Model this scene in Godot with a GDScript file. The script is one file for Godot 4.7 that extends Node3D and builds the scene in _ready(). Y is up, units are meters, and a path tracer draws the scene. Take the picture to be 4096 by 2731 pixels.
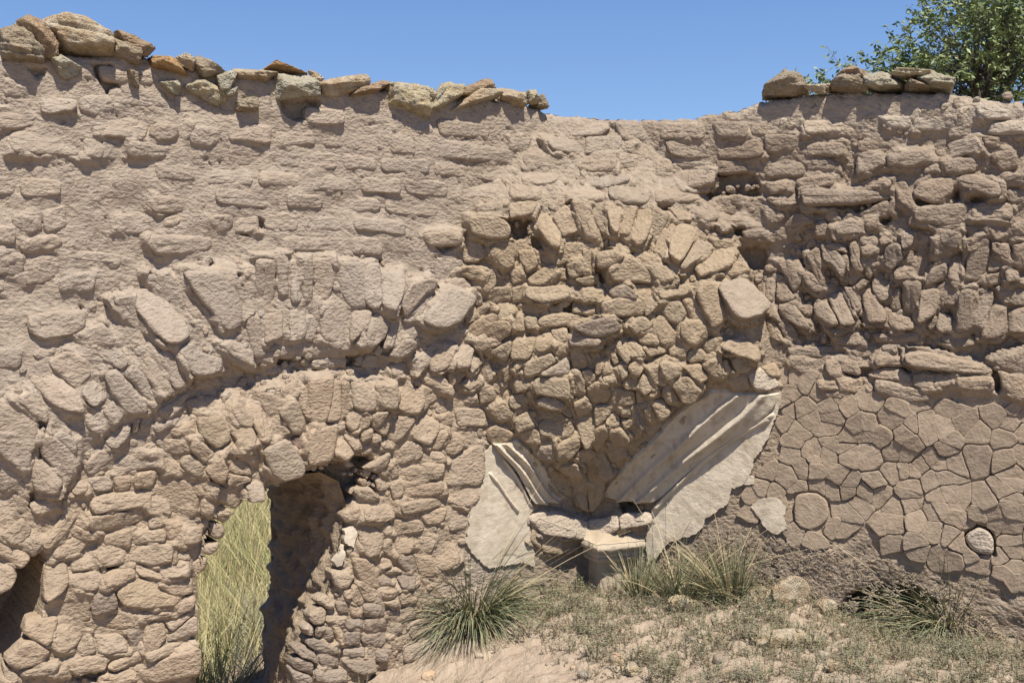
extends Node3D
# A ruined adobe wall with a corner: the left wall (distance along it counted negative) and the right wall meet at CORNER.
# Every wall surface point is (s, y): metres along the wall from the corner and metres above the ground there.
const CORNER := Vector3(0.4641, 0, -7.14)
const STEP := 0.01
const S0 := -4.3
const S1 := 3.5
const Y0 := -0.9
const Y1 := 3.3
const COARSE := 0.03
const KNOTS := [[0.400,0.010,0.000,0.020,0.010,0.000,0.020],
	[0.430,0.010,0.000,0.020,0.010,0.000,0.020],
	[0.460,0.010,0.000,0.022,0.010,0.000,0.022],
	[0.490,0.010,0.001,0.038,0.011,0.001,0.039],
	[0.520,0.013,0.005,0.096,0.014,0.005,0.103],
	[0.550,0.026,0.013,0.209,0.022,0.014,0.228],
	[0.580,0.057,0.024,0.327,0.035,0.027,0.362],
	[0.610,0.104,0.036,0.396,0.050,0.043,0.448],
	[0.640,0.152,0.048,0.425,0.068,0.058,0.492],
	[0.670,0.190,0.058,0.441,0.088,0.075,0.524],
	[0.700,0.217,0.069,0.456,0.110,0.093,0.553],
	[0.730,0.240,0.078,0.471,0.132,0.110,0.583],
	[0.760,0.261,0.087,0.487,0.153,0.127,0.612],
	[0.790,0.281,0.095,0.504,0.173,0.144,0.643],
	[0.820,0.300,0.102,0.524,0.193,0.159,0.673],
	[0.850,0.322,0.107,0.546,0.216,0.174,0.704],
	[0.880,0.347,0.112,0.573,0.244,0.187,0.735],
	[0.910,0.377,0.115,0.604,0.276,0.198,0.767],
	[0.940,0.413,0.115,0.635,0.307,0.208,0.803],
	[0.970,0.456,0.111,0.664,0.335,0.217,0.844],
	[1.000,0.501,0.104,0.688,0.360,0.223,0.889],
	[1.030,0.541,0.096,0.707,0.383,0.228,0.934],
	[1.060,0.574,0.087,0.718,0.406,0.229,0.979],
	[1.090,0.603,0.078,0.725,0.428,0.230,1.022],
	[1.120,0.630,0.069,0.730,0.451,0.230,1.065],
	[1.150,0.656,0.060,0.736,0.477,0.230,1.106],
	[1.180,0.680,0.052,0.743,0.509,0.230,1.140],
	[1.210,0.700,0.045,0.750,0.551,0.230,1.165],
	[1.240,0.717,0.039,0.758,0.599,0.230,1.182],
	[1.270,0.733,0.034,0.767,0.651,0.230,1.195],
	[1.300,0.746,0.029,0.776,0.705,0.230,1.203],
	[1.330,0.756,0.026,0.785,0.760,0.230,1.205],
	[1.360,0.765,0.022,0.794,0.812,0.229,1.203],
	[1.390,0.773,0.019,0.801,0.856,0.227,1.199],
	[1.420,0.779,0.015,0.807,0.889,0.223,1.194],
	[1.450,0.784,0.012,0.813,0.916,0.218,1.188],
	[1.480,0.789,0.009,0.818,0.942,0.213,1.181],
	[1.510,0.794,0.005,0.823,0.966,0.208,1.175],
	[1.540,0.798,0.003,0.827,0.987,0.203,1.168],
	[1.570,0.801,0.001,0.831,1.001,0.199,1.162],
	[1.600,0.803,0.000,0.833,1.008,0.195,1.155],
	[1.630,0.805,0.000,0.835,1.012,0.191,1.148],
	[1.660,0.807,0.000,0.836,1.015,0.188,1.142],
	[1.690,0.809,0.000,0.838,1.018,0.185,1.135],
	[1.720,0.810,0.000,0.840,1.021,0.181,1.129],
	[1.750,0.812,0.000,0.841,1.024,0.178,1.122],
	[1.780,0.814,0.000,0.843,1.026,0.174,1.115],
	[1.810,0.817,0.000,0.847,1.027,0.170,1.108],
	[1.840,0.822,0.000,0.852,1.024,0.165,1.100],
	[1.870,0.829,0.000,0.859,1.018,0.159,1.090],
	[1.900,0.837,0.000,0.867,1.011,0.152,1.081],
	[1.930,0.846,0.000,0.875,1.003,0.146,1.071],
	[1.960,0.854,0.000,0.883,0.995,0.139,1.061],
	[1.990,0.862,0.000,0.891,0.988,0.132,1.051],
	[2.020,0.870,0.000,0.900,0.980,0.125,1.041],
	[2.050,0.878,0.000,0.908,0.972,0.118,1.032],
	[2.080,0.886,0.000,0.915,0.965,0.111,1.022],
	[2.110,0.893,0.000,0.922,0.958,0.103,1.013],
	[2.140,0.898,0.000,0.928,0.952,0.094,1.004],
	[2.170,0.904,0.000,0.933,0.946,0.085,0.995],
	[2.200,0.909,0.000,0.938,0.939,0.075,0.986],
	[2.230,0.913,0.000,0.942,0.932,0.067,0.976],
	[2.260,0.914,0.000,0.943,0.922,0.059,0.964],
	[2.290,0.911,0.000,0.940,0.909,0.051,0.949],
	[2.320,0.907,0.000,0.936,0.894,0.045,0.933],
	[2.350,0.903,0.000,0.932,0.879,0.038,0.916],
	[2.380,0.897,0.000,0.926,0.864,0.032,0.898],
	[2.410,0.887,0.000,0.917,0.845,0.026,0.878],
	[2.440,0.868,0.000,0.897,0.820,0.021,0.852],
	[2.470,0.837,0.000,0.866,0.786,0.017,0.817],
	[2.500,0.797,0.000,0.827,0.746,0.013,0.776],
	[2.530,0.755,0.000,0.784,0.705,0.010,0.734],
	[2.560,0.712,0.000,0.742,0.663,0.007,0.691],
	[2.590,0.670,0.000,0.700,0.622,0.004,0.650],
	[2.620,0.632,0.000,0.662,0.586,0.002,0.613],
	[2.650,0.598,0.000,0.629,0.554,0.000,0.582],
	[2.680,0.569,0.000,0.599,0.528,0.000,0.555],
	[2.710,0.540,0.000,0.571,0.502,0.000,0.530],
	[2.740,0.512,0.000,0.543,0.478,0.000,0.505],
	[2.770,0.484,0.000,0.515,0.453,0.000,0.480],
	[2.800,0.456,0.000,0.487,0.428,0.000,0.456],
	[2.830,0.428,0.000,0.460,0.403,0.000,0.431],
	[2.860,0.400,0.000,0.432,0.379,0.000,0.406],
	[2.890,0.373,0.000,0.404,0.354,0.000,0.382],
	[2.920,0.347,0.000,0.379,0.331,0.000,0.359],
	[2.950,0.326,0.000,0.358,0.313,0.000,0.341],
	[2.980,0.315,0.000,0.347,0.303,0.000,0.331],
	[3.010,0.311,0.000,0.342,0.299,0.000,0.327],
	[3.040,0.310,0.000,0.342,0.298,0.000,0.326],
	[3.070,0.310,0.000,0.341,0.298,0.000,0.326]]
# tenths of a centimetre proud of the wall face, tone, then the outline along the wall and up it in millimetres
const BRICKS := [
	[16,0,-3156,2683,-3147,2688,-3166,2729,-3207,2748,-3396,2747,-3397,2641],
	[20,0,-3009,2538,-2949,2536,-2905,2555,-2905,2643,-3004,2643],
	[12,0,-2927,2539,-2805,2540,-2796,2634,-2854,2641,-2916,2639,-2926,2613],
	[12,0,-3339,2537,-3017,2542,-3007,2554,-3004,2615,-3047,2667,-3231,2666,-3343,2646],
	[20,0,-2800,2548,-2554,2558,-2565,2628,-2754,2641,-2790,2640],
	[20,0,-2669,2731,-2690,2778,-2979,2740,-2966,2647,-2820,2647,-2708,2650],
	[20,0,-2693,2671,-2659,2639,-2642,2638,-2531,2666,-2541,2740,-2658,2743],
	[22,0,-2489,2654,-2436,2623,-2316,2659,-2305,2741,-2480,2749],
	[20,0,-3164,2733,-3035,2762,-3034,2825,-3211,2823,-3198,2749],
	[20,0,-3023,2769,-2970,2746,-2944,2749,-2839,2789,-2875,2871,-3022,2836],
	[20,0,-3308,2093,-3290,2069,-3225,2051,-3094,2105,-3133,2167,-3305,2133],
	[16,0,-3132,1931,-3123,1871,-2965,1879,-2939,1983,-2999,1981,-3094,1971],
	[14,0,-3113,1992,-3022,1985,-2830,1989,-2811,2074,-3087,2096,-3112,2085],
	[26,0,-3270,1693,-3211,1643,-3085,1664,-3005,1701,-3004,1785,-3108,1792,-3269,1768],
	[24,0,-3405,1957,-3305,1944,-3272,1975,-3263,2057,-3319,2073,-3404,2075],
	[16,0,-3271,1905,-3162,1921,-3117,1964,-3117,2050,-3155,2075,-3262,2032,-3272,1928],
	[10,0,-3195,2159,-3126,2173,-3076,2203,-3090,2311,-3194,2274],
	[18,0,-3327,2183,-3277,2152,-3199,2167,-3198,2251,-3336,2246],
	[14,0,-2863,2177,-2756,2168,-2625,2190,-2632,2278,-2647,2280,-2871,2276],
	[20,0,-2714,2133,-2651,2063,-2482,2079,-2367,2096,-2358,2178,-2656,2180,-2706,2172],
	[14,0,-2422,2303,-2429,2379,-2683,2380,-2683,2289,-2639,2283],
	[14,0,-2332,2182,-2257,2204,-2260,2295,-2406,2282,-2399,2183],
	[20,0,-2252,2197,-2112,2202,-2111,2294,-2256,2295],
	[12,0,-2623,2216,-2590,2206,-2528,2232,-2519,2290,-2628,2280],
	[50,0,-1104,2154,-903,2167,-888,2241,-993,2263,-1162,2229],
	[30,0,-655,2327,-603,2334,-614,2425,-801,2416,-792,2331],
	[40,0,-576,2331,-418,2339,-388,2407,-384,2431,-574,2438],
	[30,0,77,2441,84,2506,6,2525,-197,2517,-202,2447,-39,2425],
	[40,0,360,2425,395,2530,159,2522,88,2504,81,2439,204,2409],
	[35,0,726,2442,726,2500,539,2527,394,2505,406,2417,432,2417],
	[60,0,685,2511,824,2534,823,2603,819,2629,593,2646,489,2604,508,2536],
	[20,0,260,2552,215,2619,-52,2617,-51,2542,90,2509],
	[20,0,-296,2532,-200,2592,-268,2628,-392,2635,-492,2611,-487,2540],
	[20,0,-516,2440,-356,2441,-350,2530,-569,2539,-574,2442],
	[30,0,656,2354,748,2294,827,2325,794,2444,675,2433],
	[20,0,643,2315,662,2396,481,2411,539,2315],
	[30,0,934,2157,921,2234,738,2235,781,2173],
	[50,0,835,2275,1140,2294,1131,2377,843,2347,831,2322],
	[40,0,1002,2211,1143,2208,1127,2283,970,2266],
	[20,0,818,2381,929,2361,950,2363,1040,2424,943,2487,785,2456,799,2404],
	[40,0,-1350,1032,-1315,1021,-1301,1033,-1201,1154,-1197,1173,-1239,1188,-1267,1195,-1378,1159,-1393,1080],
	[40,0,-1330,989,-1340,1027,-1384,1077,-1417,1070,-1420,1020,-1415,1003],
	[40,0,-1204,1185,-1149,1248,-1146,1338,-1299,1358,-1340,1307,-1342,1249,-1296,1206],
	[30,0,-1206,1191,-1171,1185,-1034,1266,-1046,1321,-1140,1358,-1152,1359,-1204,1258],
	[30,0,-976,1298,-973,1317,-995,1393,-1055,1429,-1144,1412,-1179,1402,-1125,1357],
	[40,0,-1243,1096,-1235,1057,-1110,993,-1027,1107,-1046,1148,-1129,1205,-1177,1176],
	[30,0,-1038,968,-984,1050,-991,1092,-1046,1092,-1067,1079,-1129,994,-1132,986],
	[30,0,-863,984,-933,1060,-1002,1014,-1027,976,-1021,970,-944,918],
	[40,0,-1287,832,-1307,886,-1347,933,-1406,862,-1320,812],
	[40,0,-1394,877,-1347,934,-1361,989,-1536,902,-1419,858],
	[30,0,-1236,900,-1298,874,-1263,783,-1043,800,-1028,877],
	[30,0,-1275,716,-1266,765,-1289,826,-1356,785,-1342,723,-1332,699],
	[30,0,-1006,705,-1026,786,-1038,795,-1274,777,-1291,693],
	[25,0,-1306,627,-1244,610,-1005,638,-1013,700,-1305,688],
	[25,0,-906,740,-874,757,-776,735,-726,817,-754,997,-904,945,-927,926,-1031,826,-1014,755],
	[40,0,-1342,1394,-1269,1409,-1234,1497,-1359,1492,-1359,1483],
	[20,0,-1617,1475,-1600,1524,-1705,1559,-1830,1510,-1828,1472,-1776,1456],
	[30,0,-1422,1471,-1404,1527,-1495,1550,-1529,1479,-1514,1464],
	[20,0,-1328,917,-1271,890,-1259,895,-1168,941,-1140,1004,-1239,1054,-1348,956,-1342,934],
	[20,0,-1063,885,-981,892,-1020,960,-1179,991,-1247,984,-1271,928,-1268,908],
	[20,0,-1425,752,-1357,767,-1372,837,-1410,859,-1447,832],
	[30,0,-1489,700,-1403,712,-1486,796,-1588,789,-1537,703],
	[30,0,-1384,1374,-1365,1389,-1471,1432,-1520,1390,-1504,1386],
	[15,0,-1598,1404,-1606,1472,-1757,1454,-1760,1440,-1711,1413,-1636,1404],
	[10,0,-1345,1386,-1361,1471,-1496,1461,-1500,1448],
	[20,0,-949,1096,-937,1100,-948,1207,-1054,1174,-1017,1096],
	[15,0,-860,608,-767,665,-758,748,-908,769,-1008,666],
	[30,0,-1363,600,-1335,635,-1353,688,-1592,702,-1595,692,-1587,621],
	[40,0,-2614,1246,-2567,1279,-2477,1357,-2474,1401,-2592,1369,-2651,1341,-2679,1292,-2653,1242],
	[40,0,-2853,1102,-2795,1172,-2794,1250,-2815,1264,-2930,1152,-2897,1098],
	[30,0,-2790,1168,-2759,1177,-2740,1260,-2787,1255],
	[30,0,-2746,1185,-2697,1211,-2674,1269,-2691,1282,-2738,1251,-2750,1197],
	[25,0,-2956,969,-2852,1070,-2852,1098,-2972,1088,-3022,1028,-3007,965],
	[25,0,-2676,1159,-2649,1164,-2541,1205,-2553,1249,-2684,1234,-2693,1210],
	[30,0,-2472,1222,-2475,1227,-2602,1177,-2591,1139,-2490,1140,-2468,1152],
	[30,0,-2657,967,-2695,975,-2774,966,-2782,888,-2668,885],
	[20,0,-2867,875,-2820,871,-2786,885,-2779,958,-2886,960],
	[20,0,-2901,1001,-2853,964,-2838,964,-2638,986,-2646,1064,-2849,1067,-2895,1023],
	[40,0,-2622,1059,-2540,1035,-2494,1079,-2485,1133,-2649,1135],
	[35,0,-2873,785,-2869,785,-2862,785,-2694,788,-2672,875,-2920,879,-2998,845,-2990,782],
	[30,0,-2608,745,-2494,721,-2454,738,-2444,811,-2466,875,-2474,887,-2574,941,-2640,946,-2655,944,-2663,890,-2663,870,-2626,774],
	[30,0,-2584,734,-2584,759,-2615,840,-2660,867,-2692,847,-2707,788,-2696,764],
	[30,0,-3077,879,-3008,883,-2996,920,-3019,955,-3071,953,-3084,932],
	[30,0,-3247,788,-3144,810,-3143,884,-3172,889,-3277,858],
	[15,0,-2924,883,-2875,889,-2893,970,-3017,960,-2967,884],
	[15,0,-2296,1302,-2370,1351,-2500,1331,-2521,1314,-2489,1257,-2472,1230,-2313,1234,-2298,1246],
	[40,0,-2968,696,-2886,684,-2832,690,-2711,709,-2710,783,-3001,778,-3014,717],
	[30,0,-2626,677,-2629,742,-2706,762,-2707,674],
	[30,0,-2563,582,-2557,581,-2543,598,-2517,673,-2535,698,-2621,720,-2615,600],
	[40,0,-2486,573,-2430,586,-2430,662,-2524,665,-2544,606,-2538,573],
	[40,0,-2807,576,-2789,582,-2788,691,-2928,674,-2939,651,-2930,609],
	[30,0,-2620,602,-2623,672,-2784,666,-2785,596],
	[50,0,-2687,480,-2599,497,-2595,500,-2584,584,-2621,597,-2744,593,-2816,538,-2815,521],
	[50,0,-2955,520,-2896,498,-2819,511,-2823,575,-2914,600,-2964,582],
	[40,0,-2502,409,-2494,496,-2573,512,-2626,470,-2631,434,-2624,411],
	[30,0,-2502,490,-2492,491,-2501,569,-2551,569,-2583,561,-2590,507],
	[40,0,-3000,388,-2949,404,-2940,473,-2966,497,-3089,490,-3084,425],
	[50,0,-2770,443,-2769,448,-2786,497,-2865,495,-2936,473,-2945,400,-2879,397],
	[20,0,-2986,500,-2999,569,-3094,572,-3084,495],
	[40,5,-2877,280,-2859,318,-2884,393,-2925,395,-2984,381,-2989,266],
	[40,3,-2850,304,-2759,277,-2686,264,-2566,263,-2543,309,-2548,351,-2584,372,-2766,440,-2879,392],
	[30,0,-2499,311,-2478,319,-2484,396,-2669,399,-2666,373,-2576,311],
	[30,0,-2631,207,-2588,213,-2588,259,-2766,260,-2759,202],
	[30,0,-2480,226,-2472,306,-2551,307,-2584,242,-2584,212],
	[30,0,-2489,193,-2484,221,-2637,200,-2610,150,-2593,130],
	[40,0,-2457,95,-2466,202,-2619,110,-2619,83,-2612,75],
	[40,0,-2700,27,-2684,37,-2623,97,-2623,165,-2643,202,-2694,200,-2732,188,-2751,81],
	[20,5,-2797,62,-2738,96,-2720,195,-2827,162,-2806,80],
	[20,0,-2824,167,-2754,189,-2762,259,-2976,256,-2978,249,-2920,178],
	[20,0,-2954,66,-2809,62,-2832,164,-2985,180],
	[20,0,-2980,76,-2964,86,-2993,192,-3042,170,-3087,118,-3053,62],
	[30,0,-3134,103,-3078,113,-3028,171,-3018,208,-3063,247,-3131,260,-3167,238,-3190,184],
	[30,0,-3201,148,-3183,166,-3143,259,-3155,299,-3286,299,-3309,224],
	[20,0,-3054,233,-2995,237,-2988,385,-3099,434,-3143,384,-3165,348,-3135,249],
	[15,0,-3215,362,-3152,381,-3090,451,-3099,563,-3206,562],
	[30,0,-3215,72,-3181,126,-3214,153,-3288,204,-3397,110,-3336,55],
	[20,0,-3391,-8,-3330,-8,-3337,50,-3371,80,-3402,92],
	[30,0,-3239,-4,-3187,10,-3144,48,-3148,76,-3331,51,-3329,17],
	[30,0,-3156,-42,-3083,-37,-3080,-18,-3096,48,-3124,60,-3190,1],
	[40,0,-2928,-13,-2900,41,-2995,78,-3094,59,-3075,-21],
	[30,0,-2732,6,-2740,63,-2751,75,-2908,16,-2921,-9,-2896,-26,-2867,-26],
	[30,0,-2458,45,-2458,91,-2733,54,-2740,48,-2734,9,-2721,-10],
	[40,0,-2750,-86,-2679,-128,-2453,-113,-2458,41,-2786,-27],
	[40,0,-2971,-95,-2760,-104,-2769,-64,-2788,-32,-2962,-30],
	[40,0,-3020,814,-3083,842,-3215,656,-3214,631,-3186,623,-3133,653],
	[20,0,-3167,564,-3038,584,-2983,635,-3019,676,-3056,691,-3179,622],
	[20,0,-3028,635,-2947,651,-2944,680,-3056,731,-3092,703,-3097,696,-3057,650],
	[40,0,-3415,722,-3399,705,-3328,652,-3253,718,-3307,797,-3372,741],
	[50,0,-3421,633,-3312,540,-3262,589,-3288,617,-3413,710],
	[40,0,-3256,589,-3219,637,-3219,654,-3257,709,-3316,657],
	[40,0,-3424,434,-3360,449,-3326,518,-3366,586,-3422,552],
	[15,0,-2626,403,-2644,462,-2785,506,-2763,443,-2655,403],
	[40,0,-1534,603,-1534,660,-1537,690,-1580,694,-1659,647,-1621,596],
	[40,0,-1323,602,-1331,672,-1513,682,-1529,661,-1530,607,-1459,591,-1336,589],
	[25,0,-1549,468,-1515,395,-1500,391,-1432,391,-1386,488,-1448,584,-1513,599,-1556,597],
	[25,0,-1334,585,-1420,586,-1404,524,-1386,497,-1334,500],
	[20,0,-1324,388,-1318,384,-1248,381,-1182,403,-1193,480,-1335,495,-1341,495],
	[30,0,-1410,425,-1394,402,-1347,365,-1339,366,-1327,377,-1344,488,-1394,488,-1414,446],
	[25,0,-1330,501,-1320,498,-1222,488,-1130,501,-1130,538,-1166,579,-1320,599,-1329,590],
	[30,5,-1204,374,-1319,379,-1327,372,-1276,280,-1182,268],
	[25,0,-1344,318,-1350,361,-1381,386,-1482,387,-1436,303],
	[30,0,-1281,279,-1286,288,-1312,318,-1416,302,-1400,275],
	[25,0,-1412,216,-1436,256,-1444,293,-1506,388,-1599,411,-1585,314,-1512,202,-1426,203],
	[30,0,-1612,237,-1578,286,-1580,290,-1621,333,-1727,348,-1687,236],
	[30,0,-1429,128,-1429,204,-1460,222,-1485,222,-1501,246,-1546,272,-1582,272,-1585,267,-1562,217,-1506,135],
	[35,0,-1509,145,-1558,250,-1591,256,-1608,216,-1592,158,-1588,145,-1538,117],
	[30,0,-1580,170,-1563,211,-1578,232,-1653,232,-1638,170],
	[30,0,-1305,189,-1420,203,-1425,198,-1425,132,-1312,138],
	[30,0,-1299,86,-1309,133,-1404,129,-1405,123,-1380,91,-1299,86],
	[20,5,-1344,198,-1344,258,-1466,273,-1423,208],
	[20,5,-1205,170,-1181,258,-1183,264,-1273,275,-1312,274,-1296,182],
	[20,0,-1173,91,-1181,163,-1302,178,-1307,145,-1295,89],
	[30,0,-1728,124,-1695,133,-1699,168,-1747,222,-1814,186,-1752,140],
	[30,5,-1610,84,-1618,166,-1694,166,-1685,94],
	[30,0,-1605,73,-1581,57,-1532,50,-1529,54,-1536,111,-1613,154],
	[30,5,-1390,40,-1403,113,-1410,122,-1523,132,-1533,122,-1525,56,-1457,46],
	[20,5,-1316,33,-1306,82,-1394,87,-1386,39],
	[30,5,-1240,-1,-1184,4,-1205,86,-1294,84,-1302,80,-1315,15,-1314,10],
	[30,0,-1766,50,-1745,116,-1768,145,-1783,155,-1858,130,-1851,79,-1811,56],
	[40,0,-1638,27,-1627,82,-1746,98,-1757,65,-1743,49],
	[30,5,-1523,-14,-1523,45,-1627,60,-1638,2],
	[30,5,-1519,-37,-1493,-53,-1368,-51,-1375,34,-1518,47],
	[20,5,-1275,-84,-1275,0,-1369,13,-1360,-84],
	[30,0,-1823,8,-1823,58,-1852,74,-1890,43,-1854,-7],
	[30,5,-1799,-19,-1789,-16,-1742,40,-1818,53,-1819,-10],
	[30,5,-1730,-58,-1697,-45,-1720,28,-1737,31,-1762,28,-1792,-8,-1780,-33],
	[30,0,-1651,-80,-1661,27,-1718,39,-1682,-79,-1672,-85],
	[30,5,-1541,-101,-1548,-15,-1654,0,-1645,-93],
	[30,5,-1360,-133,-1380,-46,-1541,-49,-1537,-93,-1450,-136,-1434,-141],
	[30,0,-1345,-179,-1275,-172,-1275,-89,-1366,-88],
	[50,5,-1676,-124,-1683,-86,-1843,-7,-1870,-20,-1870,-45,-1794,-105],
	[30,5,-1510,-179,-1510,-112,-1519,-107,-1677,-95,-1664,-161],
	[30,5,-1454,-190,-1442,-143,-1505,-127,-1506,-184],
	[30,5,-1448,-215,-1374,-226,-1373,-139,-1447,-146,-1453,-172],
	[30,5,-1807,-160,-1802,-154,-1819,-91,-1872,-49,-1942,-57,-1915,-99],
	[50,5,-1666,-208,-1663,-201,-1679,-128,-1810,-107,-1788,-187],
	[50,5,-1595,-245,-1514,-281,-1446,-272,-1455,-195,-1655,-169,-1658,-175],
	[30,5,-1827,-226,-1827,-158,-1836,-149,-1906,-109,-1943,-124,-1937,-172],
	[50,5,-1819,-255,-1718,-291,-1620,-299,-1620,-228,-1675,-210,-1823,-186,-1823,-245],
	[40,5,-1946,-258,-1816,-276,-1835,-227,-1943,-174,-1957,-170],
	[15,0,-1116,529,-1020,539,-977,632,-1099,623,-1190,612],
	[15,0,-1077,385,-1061,459,-1171,490,-1189,488,-1174,372,-1090,362],
	[15,0,-1171,238,-1066,226,-1080,357,-1199,370],
	[15,0,-1067,272,-994,249,-898,306,-940,431,-1076,377],
	[70,0,1847,2423,1837,2472,1343,2491,1330,2490,1347,2382,1599,2391],
	[50,0,1853,2416,1934,2342,1964,2373,1905,2527,1836,2521,1836,2503],
	[60,0,1945,2287,2070,2261,2185,2251,2244,2337,2244,2393,1968,2370,1952,2354],
	[60,0,2249,2296,2252,2290,2460,2284,2459,2366,2422,2388,2248,2388],
	[60,0,1948,2428,2052,2381,2071,2383,2162,2449,2161,2496,2142,2534,1993,2522,1936,2458],
	[70,0,2191,2465,2255,2454,2337,2407,2403,2404,2397,2479,2269,2547,2145,2537,2151,2526],
	[40,0,2225,2424,2306,2411,2306,2429,2270,2483,2203,2495,2186,2461],
	[40,0,1256,2488,1255,2562,1102,2546,1149,2465],
	[50,0,1501,2505,1506,2506,1520,2564,1429,2583,1295,2553,1294,2518,1366,2497],
	[40,0,1193,2390,1341,2416,1280,2488,1113,2452],
	[60,0,1688,2225,1678,2294,1643,2305,1602,2330,1502,2267,1528,2214],
	[50,0,1690,2240,1755,2248,1745,2324,1679,2316],
	[40,0,1421,2234,1492,2232,1475,2301,1444,2322,1414,2304,1403,2280],
	[40,0,1550,2302,1560,2315,1510,2384,1483,2383,1444,2327,1515,2280],
	[40,0,1135,2301,1213,2304,1243,2333,1234,2375,1126,2395],
	[30,0,1228,2263,1404,2292,1407,2300,1329,2370,1258,2341,1218,2303],
	[30,0,1831,2534,1737,2559,1622,2530,1620,2492,1645,2484,1832,2476],
	[40,0,2389,2172,2453,2199,2435,2252,2408,2281,2370,2282,2324,2247,2374,2176],
	[40,0,2464,2182,2536,2197,2535,2293,2433,2269],
	[40,0,2312,2220,2322,2267,2202,2296,2088,2284,2070,2257,2070,2247],
	[30,0,1851,2341,1827,2416,1775,2409,1645,2356,1649,2318],
	[40,0,1988,1608,1987,1675,1723,1658,1753,1602,1873,1603],
	[30,0,1663,1586,1681,1590,1648,1697,1509,1635,1515,1584],
	[40,0,2182,1574,2298,1594,2303,1631,2240,1662,2102,1654,2094,1618],
	[40,0,2533,2462,2532,2539,2300,2522,2304,2480,2373,2459],
	[30,0,2464,2368,2534,2379,2533,2458,2446,2456,2422,2451,2430,2389],
	[30,0,2266,2867,2326,2835,2449,2832,2464,2873,2334,2940,2266,2926],
	[30,0,2529,2742,2528,2826,2329,2830,2330,2753],
	[50,0,1631,2556,1736,2585,1799,2607,1794,2639,1783,2685,1630,2685],
	[50,0,1804,2600,1935,2587,1981,2595,2036,2628,2028,2693,1792,2682],
	[50,0,2275,2552,2283,2628,2187,2639,2095,2620,2111,2539],
	[40,0,1994,2553,2103,2555,2096,2591,2066,2640,2002,2602],
	[15,0,1344,2808,1646,2817,1597,2906,1332,2900],
	[20,0,1707,2690,1762,2700,1787,2769,1628,2760,1651,2689],
	[40,0,1351,2588,1528,2596,1506,2671,1444,2678,1339,2674],
	[30,0,2313,2669,2280,2750,2117,2735,2127,2631],
	[40,0,2394,2551,2486,2565,2478,2675,2406,2672,2333,2638],
	[25,0,1116,2710,1306,2716,1305,2819,1131,2829,1110,2807,1110,2730],
	[25,0,1557,2669,1566,2752,1342,2780,1342,2695],
	[25,0,1111,2567,1323,2564,1350,2570,1336,2662,1111,2665],
	[10,0,1941,2793,2120,2790,2125,2879,1940,2883],
	[20,0,1810,2814,1936,2813,1935,2903,1747,2890],
	[30,0,2495,2680,2494,2739,2293,2751,2325,2673],
	[15,0,2122,2745,2178,2745,2251,2752,2250,2829,2127,2828],
	[20,0,85,2859,146,2898,118,2954,-153,2942,-127,2849,58,2856],
	[30,0,405,2819,468,2868,437,2950,157,2950,207,2861,220,2851],
	[20,0,755,2819,754,2924,473,2941,473,2835],
	[25,0,-79,2739,-47,2747,-41,2848,-335,2836,-269,2741,-149,2735],
	[25,0,217,2848,209,2854,65,2852,-37,2842,-42,2749,-41,2738,166,2750,226,2783],
	[20,0,-174,2627,-154,2633,-155,2731,-281,2738,-472,2731,-466,2643],
	[25,0,-98,2648,-11,2621,163,2623,172,2746,-151,2727,-151,2709],
	[25,0,435,2614,524,2623,560,2638,563,2657,542,2726,433,2720],
	[5,0,810,2634,809,2685,549,2720,568,2653],
	[20,0,172,2657,322,2650,330,2747,181,2753,171,2665],
	[25,0,-561,2744,-427,2741,-389,2846,-561,2828],
	[25,0,993,2813,1022,2817,1011,2915,790,2922,847,2817],
	[30,0,1114,2818,1128,2832,1119,2902,1016,2908,1026,2820],
	[10,0,683,2706,799,2709,781,2813,506,2828,524,2756,569,2721],
	[30,0,1032,2688,1113,2704,1106,2731,1077,2807,816,2813,832,2698],
	[10,0,829,2598,1032,2610,987,2686,823,2694,824,2627],
	[20,0,233,2764,281,2765,335,2805,327,2828,275,2837,224,2832],
	[30,0,1346,1404,1473,1414,1462,1509,1267,1506,1256,1472],
	[30,0,1568,1398,1567,1510,1518,1510,1467,1504,1474,1443,1491,1397],
	[40,0,1554,1429,1674,1413,1652,1508,1636,1513,1553,1505],
	[40,0,1921,1467,1910,1522,1757,1538,1740,1505,1745,1472],
	[60,0,1923,1477,1958,1463,2349,1429,2368,1430,2376,1479,2011,1559,1908,1551],
	[40,0,1945,1381,1942,1411,1896,1453,1859,1464,1781,1466,1697,1418,1731,1400],
	[40,0,2001,1345,2058,1343,2048,1445,2044,1446,1944,1430,1954,1359],
	[40,0,2063,1340,2169,1374,2159,1436,2157,1441,2118,1445,2053,1433],
	[40,0,2177,1353,2243,1336,2383,1339,2374,1426,2167,1414],
	[30,0,1556,1324,1548,1382,1539,1393,1454,1391,1417,1381,1435,1320],
	[40,0,1678,1302,1685,1301,1676,1399,1552,1389,1561,1320],
	[30,0,1689,1307,1739,1317,1738,1393,1717,1400,1680,1399],
	[40,0,1743,1320,1921,1270,2055,1274,2044,1329,1845,1385,1768,1392,1743,1387],
	[20,0,1492,1270,1583,1279,1584,1312,1539,1319,1467,1317,1460,1302],
	[30,0,1650,1513,1740,1515,1778,1589,1781,1598,1728,1598,1600,1565,1606,1543,1636,1518],
	[30,0,1869,1531,1868,1599,1785,1595,1772,1557,1775,1541],
	[50,0,2429,1341,2543,1281,2545,1422,2390,1460],
	[50,0,2545,1426,2543,1579,2356,1521,2419,1457],
	[20,0,1267,1522,1371,1512,1610,1516,1591,1580,1246,1576]]
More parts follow.
